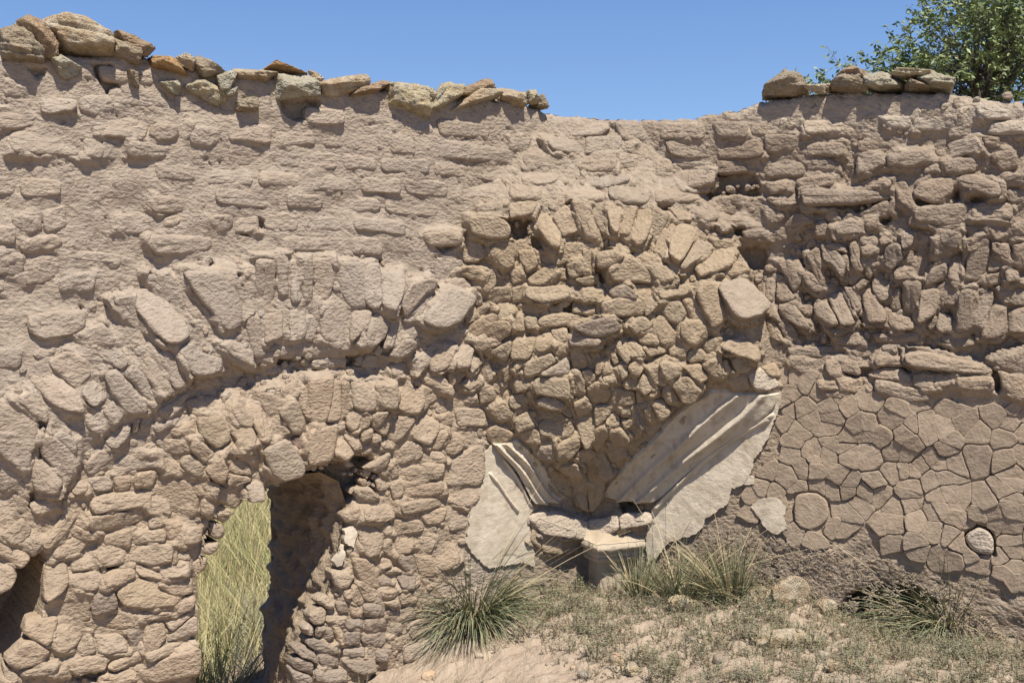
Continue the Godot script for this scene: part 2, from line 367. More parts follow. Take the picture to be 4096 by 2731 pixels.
# tenths of a centimetre proud of the wall face, tone, then the outline along the wall and up it in millimetres
const WALL_ARCH := [
	[30,0,-2657,1852,-2641,1826,-2501,1780,-2548,1912,-2588,1967,-2719,1974],
	[40,0,-2701,1684,-2635,1615,-2587,1605,-2535,1630,-2497,1677,-2624,1872,-2733,1908,-2788,1861,-2763,1774],
	[50,0,-2491,1898,-2415,1810,-2329,1693,-2278,1684,-2226,1719,-2216,1796,-2245,1897,-2330,1994,-2540,2000],
	[10,0,-2278,1800,-2227,1723,-2144,1786,-2191,1920,-2266,1892],
	[20,0,-2828,1737,-2763,1675,-2694,1645,-2721,1740,-2744,1769,-2775,1874,-2883,1846],
	[20,0,-2981,1598,-2872,1602,-2840,1622,-2923,1733,-3059,1671],
	[60,0,-1145,1694,-1051,1681,-952,1714,-819,1853,-824,1893,-987,1923,-1009,1924,-1106,1837,-1197,1741],
	[40,0,-1254,1721,-1237,1724,-1209,1735,-1105,1844,-1105,1899,-1189,1868,-1308,1735],
	[50,0,-1329,1819,-1295,1735,-1158,1884,-1128,1889,-1083,1940,-1109,1976,-1259,1945,-1281,1910],
	[40,0,-1434,1915,-1436,1908,-1437,1794,-1360,1769,-1276,1929,-1275,2017,-1436,2014,-1436,1941],
	[25,0,-1677,1905,-1619,1811,-1606,1804,-1585,1800,-1515,1796,-1517,1972,-1557,2070,-1676,2059],
	[30,0,-1549,1944,-1531,1823,-1470,1785,-1441,1812,-1426,1855,-1426,2059,-1563,2062,-1562,1981],
	[20,0,-1829,1841,-1742,1826,-1702,1944,-1709,2085,-1834,2075],
	[26,0,-1833,1826,-1838,2075,-1897,2074,-1898,1819],
	[24,0,-2026,1845,-1966,1852,-1971,2084,-2047,2083],
	[25,0,-2154,1829,-2102,1799,-2031,1854,-2050,2064,-2153,2070],
	[16,0,-1903,1822,-1901,2062,-1966,2066,-1961,1816],
	[26,0,-2106,1606,-1998,1647,-1997,1802,-2092,1772],
	[34,0,-1984,1618,-1895,1631,-1867,1695,-1871,1818,-1968,1807],
	[20,0,-1790,1625,-1686,1591,-1620,1652,-1608,1800,-1669,1832,-1789,1817],
	[30,0,-1618,1624,-1614,1600,-1502,1704,-1476,1784,-1486,1790,-1604,1796],
	[40,0,-1557,1598,-1518,1576,-1407,1633,-1345,1759,-1453,1795,-1511,1742],
	[10,0,-1906,1630,-1827,1618,-1800,1702,-1827,1780,-1875,1768,-1905,1699],
	[20,0,-1276,1569,-1260,1569,-1147,1690,-1197,1735,-1309,1690,-1343,1598],
	[50,0,-2699,1299,-2678,1303,-2653,1346,-2775,1520,-2796,1534,-2845,1478],
	[50,0,-2655,1356,-2591,1374,-2586,1386,-2676,1560,-2719,1589,-2789,1546],
	[50,0,-2587,1398,-2551,1392,-2528,1403,-2499,1437,-2584,1588,-2611,1609,-2681,1579],
	[40,0,-2829,1279,-2797,1258,-2721,1267,-2711,1274,-2733,1335,-2868,1499,-2889,1502,-2929,1472,-2901,1381],
	[50,0,-2505,1457,-2335,1471,-2335,1543,-2449,1578,-2508,1639,-2586,1601],
	[15,0,-3038,1371,-2985,1306,-2913,1340,-2903,1373,-2917,1418,-2983,1468,-3038,1399],
	[20,0,-3064,1402,-3050,1390,-2981,1478,-2990,1547,-3089,1595,-3190,1544,-3155,1493],
	[10,0,-2833,1498,-2815,1519,-2808,1557,-2896,1652,-2946,1644,-2998,1612,-2954,1550,-2853,1501],
	[30,0,-3249,1267,-3187,1237,-3184,1300,-3274,1409,-3346,1369],
	[30,0,-3414,1214,-3313,1111,-3258,1105,-3232,1136,-3225,1208,-3278,1290,-3332,1347,-3413,1357],
	[40,0,-3294,1023,-3265,1035,-3253,1134,-3322,1218,-3350,1234,-3411,1240,-3415,1120],
	[40,0,-3100,938,-3091,929,-3083,942,-3064,1026,-3105,1133,-3191,1201,-3226,1165,-3223,1094],
	[50,0,-3059,1051,-3054,1049,-3052,1153,-3121,1215,-3188,1178,-3157,1129],
	[50,0,-3251,915,-3182,895,-3143,889,-3120,953,-3127,965,-3216,1079,-3255,1078,-3265,991],
	[30,0,-3417,961,-3391,910,-3306,957,-3294,1017,-3407,1108],
	[30,0,-3011,1209,-2941,1172,-2892,1228,-2961,1312,-3020,1284,-3022,1274],
	[30,0,-2841,1245,-2827,1268,-2885,1350,-2934,1286,-2874,1213],
	[15,0,-3198,1349,-3121,1298,-3027,1272,-3024,1288,-3043,1374,-3176,1508,-3272,1467],
	[10,0,-2459,1366,-2334,1403,-2341,1466,-2476,1454],
	[20,0,-2276,1539,-2159,1478,-2155,1585,-2293,1642,-2368,1615],
	[5,0,-2960,1456,-2936,1455,-2891,1490,-2891,1514,-2977,1556,-2978,1491,-2975,1468]]
# tenths of a centimetre proud of the wall face, tone, then the outline along the wall and up it in millimetres
const DOORWAY_ARCH := [
	[20,0,-1879,1190,-1838,1181,-1857,1379,-1903,1392,-1913,1275],
	[30,0,-1768,1159,-1747,1218,-1722,1387,-1725,1416,-1749,1429,-1869,1426,-1869,1307,-1855,1164],
	[30,0,-1679,1181,-1661,1403,-1731,1411,-1736,1411,-1772,1166],
	[30,0,-1610,1205,-1600,1242,-1614,1400,-1656,1400,-1674,1184,-1648,1187],
	[40,0,-1597,1253,-1593,1246,-1538,1216,-1473,1223,-1454,1257,-1488,1372,-1605,1393,-1609,1392],
	[50,0,-1353,1223,-1347,1234,-1342,1366,-1477,1379,-1479,1359,-1443,1235],
	[40,0,-1899,1122,-1875,1137,-1875,1166,-1932,1312,-1981,1310,-1995,1302,-2036,1245,-1947,1114],
	[40,0,-1962,1120,-1970,1140,-2016,1207,-2081,1182,-2073,1118,-2057,1095],
	[40,0,-2159,1097,-2130,1067,-2086,1084,-2074,1092,-2089,1213,-2130,1257,-2153,1234],
	[25,0,-2071,1200,-2035,1227,-1989,1255,-1964,1288,-2062,1349,-2147,1352,-2104,1236],
	[20,0,-1914,1311,-1907,1407,-1909,1427,-2016,1375,-2011,1322,-1987,1308],
	[60,0,-2090,927,-2022,870,-1905,892,-1892,953,-1993,1107,-2062,1089,-2132,1061],
	[70,0,-1878,945,-1734,955,-1706,1065,-1706,1152,-1792,1156,-1831,1158,-1889,1123,-1883,964],
	[60,0,-1720,980,-1652,939,-1593,991,-1670,1095,-1698,1077,-1721,989],
	[30,6,-1920,1004,-1876,995,-1880,1121,-1930,1112,-1971,1102,-1960,1066],
	[50,0,-1597,1003,-1566,1001,-1555,1102,-1583,1118,-1647,1107,-1657,1099,-1647,1071],
	[50,0,-1638,1145,-1611,1118,-1584,1123,-1571,1132,-1536,1207,-1538,1235,-1570,1252,-1638,1219],
	[50,0,-1490,1143,-1507,1213,-1546,1211,-1587,1125,-1564,1112],
	[40,0,-1459,1110,-1404,1185,-1393,1224,-1405,1226,-1503,1215,-1477,1108],
	[40,0,-1407,1077,-1387,1089,-1362,1222,-1409,1206,-1469,1125,-1469,1118],
	[50,0,-1493,1070,-1481,1104,-1490,1138,-1549,1114,-1557,1048],
	[50,0,-1423,1047,-1421,1088,-1450,1107,-1487,1102,-1498,1069,-1481,1038],
	[50,0,-1560,978,-1517,965,-1482,986,-1472,1015,-1500,1063,-1548,1046],
	[30,0,-1701,1109,-1656,1106,-1643,1117,-1642,1182,-1701,1173],
	[20,0,-1410,970,-1431,1041,-1487,1033,-1502,987,-1480,935],
	[40,3,-2287,1110,-2337,1228,-2347,1237,-2468,1234,-2462,1142,-2370,1057],
	[40,0,-2369,1041,-2370,1051,-2472,1144,-2497,1131,-2506,1074,-2423,991],
	[50,0,-2477,923,-2432,929,-2432,993,-2503,1064,-2555,1015,-2547,988],
	[60,0,-2341,895,-2335,895,-2307,958,-2351,1051,-2427,981,-2428,960,-2397,915],
	[50,0,-2201,1054,-2171,1088,-2166,1132,-2196,1193,-2239,1233,-2291,1246,-2327,1217,-2294,1139,-2239,1040],
	[50,0,-2170,1218,-2248,1312,-2291,1300,-2294,1242,-2259,1177,-2185,1158],
	[40,0,-2143,1095,-2119,1120,-2118,1261,-2132,1299,-2214,1296,-2223,1261],
	[50,0,-2167,953,-2116,992,-2201,1141,-2273,1114,-2273,1042,-2273,1037,-2268,1018],
	[40,0,-2277,1058,-2277,1099,-2282,1108,-2352,1063,-2339,1035],
	[30,0,-2172,916,-2195,986,-2260,1028,-2308,1042,-2330,1034,-2294,941],
	[40,0,-2177,887,-2201,918,-2310,939,-2324,909,-2304,860,-2280,857],
	[60,0,-2202,772,-2121,782,-2121,859,-2142,892,-2216,871],
	[0,0,-2252,730,-2206,771,-2217,843,-2361,864,-2370,846,-2357,788],
	[50,0,-2369,814,-2341,866,-2355,895,-2422,919,-2414,829],
	[30,0,-2477,831,-2431,822,-2418,826,-2425,902,-2500,899],
	[50,0,-2450,730,-2411,707,-2374,716,-2369,809,-2412,824,-2439,814],
	[10,0,-2371,695,-2258,705,-2285,743,-2366,788],
	[20,0,-2564,1028,-2640,1056,-2630,950,-2537,943]]
# tenths of a centimetre proud of the wall face, tone, then the outline along the wall and up it in millimetres
const CORNER_ARCH := [
	[50,0,-391,2263,-288,2134,-244,2142,-233,2232,-271,2312,-326,2380,-398,2373,-416,2334],
	[40,0,-231,2206,-105,2256,-149,2356,-196,2423,-295,2342],
	[60,0,-81,2211,-67,2196,29,2201,30,2234,-73,2426,-125,2433,-176,2430],
	[30,0,29,2243,76,2215,81,2244,51,2433,-49,2419,-22,2339],
	[60,0,87,2238,125,2223,134,2224,179,2394,179,2410,103,2429,84,2429,62,2425,60,2408],
	[50,0,129,2241,130,2230,217,2212,289,2413,172,2401],
	[50,0,250,2161,266,2152,299,2160,346,2238,359,2268,394,2396,304,2407,291,2406,215,2193],
	[50,0,298,2168,381,2149,491,2343,388,2405,333,2300],
	[40,0,360,2125,452,2083,527,2184,538,2209,564,2310,466,2310,463,2307],
	[60,0,485,2204,455,2093,524,2035,544,2053,675,2240,658,2292,598,2307,545,2307],
	[50,0,528,2022,558,2009,785,2156,760,2196,661,2213],
	[40,0,630,2043,666,1980,671,1979,813,2013,871,2038,891,2063,914,2134,869,2159,807,2166,640,2057],
	[40,0,841,1990,869,1974,1018,1995,970,2067,846,2082,826,2022],
	[90,4,858,1739,907,1713,1029,1734,1128,1774,1140,1801,960,1982,931,1978,766,1930],
	[70,0,744,1674,851,1743,744,1965,665,1929,625,1898,641,1845,713,1704],
	[50,0,591,1742,645,1696,712,1695,621,1876,543,1850],
	[50,0,460,1723,518,1697,578,1760,540,1844,437,1838,399,1808,427,1758],
	[60,0,576,1590,622,1568,631,1570,718,1693,674,1734,560,1735,535,1709,529,1642],
	[50,0,501,1607,523,1626,525,1648,409,1770,354,1720,354,1695,401,1593,440,1583],
	[50,0,240,1648,251,1648,350,1673,350,1715,301,1755,260,1753,189,1695],
	[40,0,388,1585,400,1587,360,1671,246,1643,262,1615,287,1585],
	[90,0,-11,2035,67,2024,182,2086,177,2100,120,2139,24,2131,-9,2119],
	[60,0,395,1949,391,1971,321,2037,211,2096,65,2018,98,1956,143,1949],
	[30,0,261,2144,187,2214,150,2221,78,2215,97,2160,185,2099],
	[40,0,292,2036,309,2031,411,1936,509,1959,480,2035,300,2156,284,2152,212,2110],
	[30,0,551,1871,597,1881,680,1947,670,1975,666,1976,583,1972,386,1925,381,1893,410,1841],
	[30,0,874,1966,850,2017,731,1989,773,1936]]
# tenths of a centimetre proud of the wall face, tone, then the outline along the wall and up it in millimetres
const VAULT := [
	[50,0,-350,1829,-173,1865,-185,1941,-466,1927,-466,1864],
	[30,0,74,1844,65,1931,-92,1931,-83,1855],
	[30,0,-88,1860,-96,1929,-122,1944,-181,1944,-168,1860],
	[60,4,259,1845,249,1885,201,1934,162,1941,73,1903,75,1880,104,1853],
	[60,0,137,1751,304,1760,297,1851,118,1861,20,1826,31,1758],
	[50,0,312,1752,324,1755,422,1831,393,1882,301,1861,309,1754],
	[10,0,-36,1756,23,1782,20,1801,-34,1847,-159,1856,-170,1773],
	[40,0,-170,1693,-121,1707,-91,1758,-214,1774,-266,1780,-385,1744,-390,1705,-371,1686],
	[90,5,-12,1631,51,1628,163,1679,116,1748,53,1752,-164,1690,-122,1659],
	[70,4,14,1575,33,1615,-126,1656,-182,1648,-182,1574],
	[50,0,-369,1937,-328,1945,-254,2012,-259,2046,-291,2065,-452,1993,-459,1973,-450,1933],
	[30,0,-458,2001,-380,2054,-411,2148,-521,2148,-514,2089],
	[40,0,-206,2144,-298,2128,-273,2060,-262,2053,-172,2073],
	[50,0,-186,1986,-155,1973,-97,1988,-76,2014,-106,2081,-127,2079,-207,2061],
	[30,0,-24,1936,20,1949,10,2010,-157,1968,-99,1936],
	[40,0,-237,1593,-186,1609,-186,1660,-201,1688,-309,1684,-277,1587],
	[40,0,-549,1654,-472,1662,-469,1682,-478,1749,-496,1763,-555,1773,-575,1745,-575,1732],
	[50,0,-464,1673,-398,1674,-388,1754,-474,1754],
	[10,0,-223,2103,-151,2082,-124,2084,13,2132,61,2166,50,2198,-235,2183,-240,2138],
	[20,0,-261,1969,-186,1961,-186,1968,-207,2043,-273,2043],
	[20,0,374,1882,385,1944,197,1944,275,1864,288,1862],
	[20,0,-470,1840,-471,1938,-559,1931,-556,1826],
	[10,0,-399,1759,-314,1782,-389,1837,-416,1845,-553,1822,-545,1812,-518,1784,-483,1758],
	[20,0,-71,2014,-46,2007,-15,2015,-14,2117,-78,2161,-98,2147,-95,2066],
	[30,0,-556,1928,-464,1974,-457,1992,-496,2054,-578,2026],
	[70,0,-703,2200,-596,2206,-569,2213,-569,2291,-653,2331,-852,2338,-827,2234],
	[50,0,-706,2113,-612,2036,-577,2031,-537,2045,-537,2217,-695,2174],
	[40,0,-748,1949,-726,1963,-707,2004,-797,2056,-914,2047,-904,1995],
	[30,0,-733,1878,-657,1940,-665,2033,-793,2054,-814,2008,-802,1961],
	[20,0,-880,2068,-780,2068,-707,2124,-786,2218,-812,2225,-881,2217],
	[40,0,-554,1847,-557,1931,-730,1920,-758,1896,-742,1852,-678,1820],
	[30,0,-788,1806,-781,1807,-737,1827,-769,1911,-807,1904,-818,1880,-813,1843],
	[30,0,-865,1711,-854,1708,-812,1726,-787,1764,-796,1810,-820,1845,-851,1813,-873,1785],
	[40,0,-736,1766,-711,1786,-695,1816,-708,1830,-713,1833,-801,1793,-792,1742],
	[40,0,-638,1742,-622,1735,-588,1735,-544,1794,-577,1838,-667,1818],
	[40,0,-768,1638,-654,1716,-645,1748,-660,1787,-903,1683,-947,1645,-911,1591],
	[60,0,-740,1568,-613,1610,-548,1673,-566,1725,-575,1731,-641,1731,-735,1712,-807,1658,-819,1613],
	[20,0,-803,1925,-847,1974,-914,1993,-1019,1960,-976,1925,-816,1896],
	[50,0,-1195,1418,-1083,1490,-1043,1538,-1035,1598,-1068,1620,-1221,1502],
	[40,0,-1056,1433,-999,1459,-942,1570,-1019,1598,-1108,1538,-1118,1464,-1106,1424],
	[60,0,-875,1456,-823,1571,-878,1593,-900,1585,-948,1548,-975,1496,-969,1443],
	[50,0,-746,1484,-825,1546,-834,1536,-867,1463,-841,1411],
	[30,0,-975,1339,-847,1404,-850,1420,-867,1452,-965,1439,-1000,1431],
	[40,0,-825,1323,-758,1365,-771,1433,-917,1360,-857,1319],
	[50,0,-1314,1508,-1232,1566,-1213,1612,-1252,1629,-1300,1624,-1378,1526],
	[70,0,-777,1544,-713,1552,-617,1591,-610,1597,-614,1606,-655,1629,-826,1614,-836,1611],
	[60,0,-594,1482,-556,1536,-554,1607,-556,1611,-723,1543],
	[50,0,-644,1109,-546,1127,-531,1189,-630,1237,-712,1190],
	[40,0,-711,990,-604,963,-518,1048,-658,1111,-723,1080],
	[30,0,-609,1350,-550,1380,-550,1481,-556,1481,-623,1427],
	[20,0,-735,1333,-675,1378,-705,1497,-733,1489,-772,1459,-747,1332],
	[20,0,-861,1255,-783,1252,-798,1322,-877,1311],
	[20,0,-765,1227,-659,1250,-672,1336,-777,1324],
	[60,0,-449,1501,-419,1524,-395,1634,-554,1619,-559,1499,-449,1500],
	[60,0,-407,1560,-357,1535,-278,1576,-296,1632,-392,1626],
	[50,0,-267,1506,-221,1516,-187,1531,-184,1546,-192,1596,-248,1587,-298,1561],
	[50,0,-421,1500,-426,1527,-480,1526,-545,1480,-545,1437,-528,1422],
	[60,0,-437,1386,-264,1480,-272,1504,-294,1544,-418,1497,-479,1453,-473,1399],
	[60,4,-180,1481,-185,1518,-374,1415,-361,1403,-178,1404],
	[30,0,-78,1444,-52,1480,-90,1557,-124,1570,-173,1570,-183,1531,-169,1442,-90,1441],
	[70,0,-180,1275,-171,1276,-166,1297,-183,1400,-377,1399,-425,1379,-406,1303],
	[50,0,-440,1262,-390,1274,-404,1339,-470,1311],
	[40,0,-423,1335,-428,1369,-436,1381,-478,1396,-559,1374,-529,1293,-518,1295],
	[50,0,-543,1200,-494,1207,-429,1252,-460,1303,-574,1279,-573,1214],
	[70,4,-202,1229,-199,1243,-259,1280,-329,1289,-406,1258,-369,1226,-226,1198],
	[30,0,-165,1293,-154,1274,-63,1282,-83,1379,-117,1442,-174,1442,-172,1334],
	[20,0,-22,1362,-1,1390,-44,1447,-112,1431,-63,1342],
	[30,3,90,1233,101,1319,7,1371,-69,1335,-55,1264,-17,1225],
	[30,3,-14,1167,-17,1219,-57,1259,-74,1270,-155,1232,-122,1152],
	[30,3,57,1124,117,1189,111,1217,100,1229,-9,1221,-2,1089],
	[30,3,-62,966,-36,968,-4,1032,-10,1163,-127,1146,-133,1119,-133,1113],
	[30,3,110,1327,98,1308,91,1247,123,1209,264,1231,248,1311],
	[40,0,367,1330,324,1432,289,1411,266,1395,270,1341,308,1301],
	[60,0,444,1344,464,1361,396,1489,323,1447,362,1355],
	[70,0,468,1380,538,1414,543,1468,429,1506,387,1483,443,1379],
	[80,0,555,1271,637,1271,682,1333,576,1427,477,1380,480,1371],
	[60,0,460,1256,508,1235,563,1253,470,1376,462,1376,417,1337,431,1297],
	[60,0,432,1282,418,1321,401,1342,323,1304,349,1264],
	[70,0,414,1173,429,1163,494,1201,438,1279,350,1260,351,1250],
	[60,0,344,1131,409,1124,423,1155,353,1240,304,1219],
	[50,5,310,1066,345,1117,302,1214,257,1226,242,1223,258,1151],
	[30,0,348,1243,347,1249,341,1259,277,1327,255,1299,269,1229,295,1220],
	[30,3,144,1206,136,1204,60,1121,91,1094,178,1103],
	[50,3,91,1022,117,999,200,976,226,976,242,1021,211,1057,175,1098,87,1089],
	[40,3,254,1151,239,1213,158,1200,177,1143],
	[40,0,276,1114,256,1146,171,1138,186,1092,203,1073],
	[20,0,251,1017,318,1035,268,1117,256,1115,197,1081],
	[50,0,255,1393,273,1405,312,1442,262,1505,223,1494,190,1457,213,1412],
	[40,3,33,1404,119,1424,73,1527,51,1506],
	[40,3,112,1567,65,1556,108,1461,151,1481],
	[40,3,209,1409,173,1481,170,1485,122,1463,160,1371],
	[40,3,42,1355,139,1366,125,1421,29,1399],
	[30,3,156,1363,184,1323,261,1314,267,1321,263,1384,213,1407],
	[50,3,28,917,31,919,84,1021,85,1037,83,1082,57,1119,1,1086,-32,1021,-29,989],
	[40,0,45,812,61,790,110,766,161,781,164,799,71,937,61,933,28,912,28,887],
	[40,0,-89,868,-63,857,-6,865,24,892,24,914,-17,966,-91,959,-120,933,-111,894],
	[40,3,25,538,89,596,126,770,68,797,55,829,-10,860,-35,857,-16,705],
	[60,0,-185,805,-94,769,-59,784,-55,819,-118,896,-232,852],
	[50,0,-20,696,-31,791,-120,753,-78,666],
	[40,0,-62,578,20,543,-18,692,-69,666,-95,650],
	[10,0,-374,1128,-255,1097,-166,1131,-259,1200,-319,1212,-403,1202],
	[20,0,-362,1045,-253,1014,-230,1019,-135,1045,-139,1145,-326,1133,-384,1110,-373,1073],
	[60,4,-372,898,-246,908,-265,997,-392,980],
	[60,0,-243,914,-148,914,-74,980,-107,1048,-262,1005],
	[40,0,-389,1095,-385,1098,-451,1169,-538,1128,-517,1053],
	[40,0,-459,979,-380,986,-343,991,-386,1092,-527,1045],
	[50,0,634,1382,677,1362,720,1405,656,1484,547,1465,546,1460],
	[50,0,730,1399,798,1392,806,1415,788,1487,749,1522,669,1475],
	[50,0,872,1453,924,1417,960,1426,997,1459,940,1505,889,1522,845,1513],
	[40,0,809,1420,859,1432,827,1515,792,1493],
	[50,0,330,1520,343,1515,450,1545,428,1581,280,1580],
	[50,0,232,1632,165,1595,176,1543,228,1500,319,1526],
	[40,0,192,1466,221,1498,207,1561,165,1629,95,1618,132,1535],
	[20,0,136,849,243,892,223,964,125,959,72,943],
	[10,0,220,942,228,964,81,1004,74,992,111,937],
	[40,0,497,1516,558,1533,633,1593,611,1618,566,1629,436,1577,464,1531],
	[30,0,568,1502,601,1478,693,1494,708,1503,692,1537,666,1573,597,1559,576,1542],
	[40,0,709,1521,769,1546,802,1618,805,1638,671,1620,655,1596],
	[60,0,1047,1475,1065,1545,927,1636,844,1628,791,1583,781,1562],
	[20,0,527,1478,531,1496,440,1537,398,1526,398,1521],
	[20,0,-164,1147,-130,1158,-154,1220,-174,1258,-231,1184,-180,1146],
	[30,3,-6,1404,32,1421,46,1504,-12,1493,-21,1423],
	[60,7,-353,417,-320,405,-151,375,-136,432,-152,507,-318,552,-442,529,-429,501],
	[70,7,-189,376,-150,364,17,347,46,347,0,461,-164,510,-189,414],
	[60,7,47,357,105,362,246,427,230,520,11,459,14,436],
	[50,7,251,426,450,471,431,543,235,520],
	[40,3,-335,291,-196,264,-211,381,-332,403,-354,369],
	[30,3,-424,373,-348,306,-312,362,-303,398,-393,498],
	[20,2,-184,262,-10,267,-41,348,-205,366,-197,309],
	[40,7,1013,1333,1088,1320,1209,1346,1138,1441,1057,1460,968,1420],
	[40,3,892,1317,1007,1336,962,1422,831,1388],
	[30,3,1121,1393,1227,1391,1193,1484,1071,1460]]
# tenths of a centimetre proud of the wall face, tone, then the outline along the wall and up it in millimetres
const RELIEVING := [
	[50,0,1744,2221,1700,2222,1650,2218,1665,2150,1762,2156],
	[60,0,1767,2108,1772,2145,1767,2151,1660,2146,1673,2089],
	[40,0,1733,2031,1781,2044,1785,2060,1791,2109,1682,2086,1687,2063,1693,2055],
	[60,0,1685,1995,1681,2030,1645,2191,1594,2177,1616,2027],
	[60,0,1450,2077,1505,2049,1574,1969,1586,2050,1523,2155,1461,2181,1429,2174],
	[50,0,1592,2112,1595,2124,1588,2172,1491,2194,1470,2162,1474,2157,1587,2111],
	[40,0,1541,2040,1609,2040,1599,2108,1545,2102,1537,2049],
	[50,0,1387,2026,1430,1927,1479,1930,1427,2161,1347,2122],
	[50,0,1287,1889,1330,1942,1334,1984,1302,2055,1256,2098,1182,2071],
	[50,0,1365,1923,1397,1890,1474,1885,1533,1905,1533,1950,1431,1944,1396,2020,1324,2016],
	[50,0,1181,1864,1212,1832,1296,1849,1284,1885,1232,1976,1180,1971],
	[60,0,1363,1665,1393,1681,1280,1842,1195,1825,1207,1755],
	[50,0,1251,1591,1284,1590,1316,1641,1280,1708,1247,1727,1189,1720],
	[70,0,1405,1753,1434,1743,1478,1692,1552,1702,1491,1817,1475,1846,1393,1838],
	[60,0,1643,1709,1550,1906,1474,1881,1510,1791,1559,1698],
	[60,0,1637,1769,1677,1797,1620,1929,1561,1929],
	[50,0,1580,1960,1598,1933,1628,1933,1634,1937,1663,1967,1658,2003,1591,2033],
	[50,0,1718,1955,1715,1958,1679,1977,1627,1923,1641,1890,1646,1888,1719,1952],
	[60,0,1701,1715,1808,1715,1808,1779,1702,1931,1660,1894],
	[50,0,1773,1837,1817,1849,1823,1902,1778,2007,1735,1998,1722,1959,1729,1899],
	[40,0,1738,2023,1682,2056,1693,1974,1718,1961],
	[60,0,1787,2032,1832,2011,1894,2076,1883,2167,1836,2168,1800,2154],
	[50,0,1837,2174,1798,2228,1756,2196,1765,2164,1775,2149],
	[50,0,1953,2226,1882,2216,1892,2128,1943,2150],
	[50,0,1947,2043,1953,2150,1894,2124,1900,2054],
	[10,0,2056,2188,1961,2212,1954,2077,1955,1969,2008,1948,2044,2032],
	[50,0,1950,1970,1950,2038,1897,2050,1873,2049,1839,2012,1850,1955],
	[60,0,1970,1756,1994,1939,1991,1950,1952,1966,1886,1956,1888,1792],
	[50,0,1816,1797,1864,1776,1883,1796,1882,1925,1826,1891],
	[60,0,1973,1745,1981,1705,2073,1768,2099,1890,2077,1920,1994,1907],
	[50,0,2116,1817,2181,1817,2193,1910,2128,1959,2058,1931,2070,1881],
	[40,0,2129,2063,2045,2024,2012,1945,2007,1916,2130,1965],
	[60,0,2145,2123,2180,2139,2200,2167,2192,2229,2111,2238,2085,2236,2077,2173],
	[20,0,2143,1953,2198,1923,2231,2097,2219,2192,2214,2191,2145,2161,2132,2143,2134,1959],
	[50,0,2303,2139,2292,2201,2227,2166,2235,2105],
	[60,0,2214,1985,2212,1945,2312,1952,2341,2038,2348,2078,2353,2188,2311,2197,2257,2169,2241,2126],
	[50,0,2437,2063,2450,2060,2458,2153,2444,2156,2357,2170,2354,2122,2359,2111],
	[70,0,2171,1662,2204,1664,2266,1683,2263,1914,2195,1898,2174,1718],
	[30,0,2270,1715,2302,1680,2370,1830,2377,1903,2268,1887],
	[50,0,2070,1685,2095,1660,2108,1661,2167,1669,2168,1699,2162,1764,2082,1789],
	[40,0,2033,1672,2071,1688,2080,1767,2013,1722],
	[50,0,2306,1677,2300,1631,2394,1631,2436,1673,2443,1807,2372,1825],
	[50,0,2442,1670,2542,1661,2539,1803,2511,1803,2446,1772,2441,1675],
	[50,0,2337,1917,2403,1936,2428,1949,2417,2010,2330,1992,2318,1957],
	[40,0,2438,2031,2417,2075,2362,2109,2345,2104,2331,2025,2336,1997,2392,2009],
	[50,0,2488,2013,2538,2019,2536,2165,2462,2149,2454,2053,2455,2043],
	[50,0,2510,1947,2492,2004,2458,2035,2420,2017,2434,1939],
	[40,0,2433,1838,2508,1807,2540,1808,2540,1896,2474,1939,2402,1930,2371,1913],
	[50,0,2059,2088,2121,2080,2153,2127,2075,2185,2060,2182,2054,2107],
	[40,0,1116,1853,1159,1831,1176,1871,1175,1992,1115,1981],
	[40,0,1205,1740,1195,1799,1144,1799,1131,1772,1143,1736],
	[40,0,1161,1612,1247,1589,1174,1742,1116,1738],
	[40,0,1356,1741,1400,1756,1390,1826,1301,1825,1308,1809],
	[50,0,1813,1704,1846,1670,1970,1678,1960,1731,1812,1793],
	[40,0,1656,1686,1626,1702,1473,1682,1528,1629]]
# tenths of a centimetre proud of the wall face, tone, then the outline along the wall and up it in millimetres
const PANEL_SPECIAL := [
	[22,0,1300,623,1306,701,1358,715,1428,718,1485,679,1492,635,1502,577,1417,499,1340,506,1301,550],
	[30,0,2232,521,2306,586,2375,550,2394,434,2314,433,2273,455]]
const JAMB := [
	[-2495,484,-2437,495,-2396,490,-2408,426,-2455,403,-2496,419],
	[-2431,553,-2336,572,-2336,525,-2390,495,-2431,518],
	[-2388,661,-2365,682,-2305,647,-2300,598,-2336,572,-2383,595],
	[-2358,735,-2275,715,-2281,680,-2311,659,-2364,694],
	[-2447,678,-2418,705,-2388,690,-2395,638,-2447,637]]
const DOOR_FRONT := [-2474,-323,-2471,44,-2466,387,-2428,566,-2386,665,-2337,752,-2208,799,-2049,835,-1891,886,-1765,891,-1655,829,-1611,703,-1638,578,-1675,387,-1748,176,-1841,-29,-1914,-452]
const DOOR_BACK := [-2292,-689,-2289,-268,-2285,179,-2270,387,-2243,568,-2163,692,-2003,746,-1853,788,-1811,785,-1770,754,-1745,685,-1746,576,-1738,439,-1762,196,-1755,59,-1798,-127,-1788,-758]
const TOP := [-3912,2980,-3373,3017,-3258,3014,-3180,3025,-2979,3041,-2834,3079,-2707,3085,-2665,3051,-2489,3044,-2285,3025,-2001,3042,-1754,3058,-1600,3060,-1390,3032,-1116,3015,-829,3037,-621,3051,-437,3037,-311,3006,-161,2981,141,2969,432,2958,676,2946,734,2960,965,2982,1067,3016,1219,3036,1369,3049,1612,3044,1943,3016,2148,2999,2238,2971,2507,2919,3027,2852]
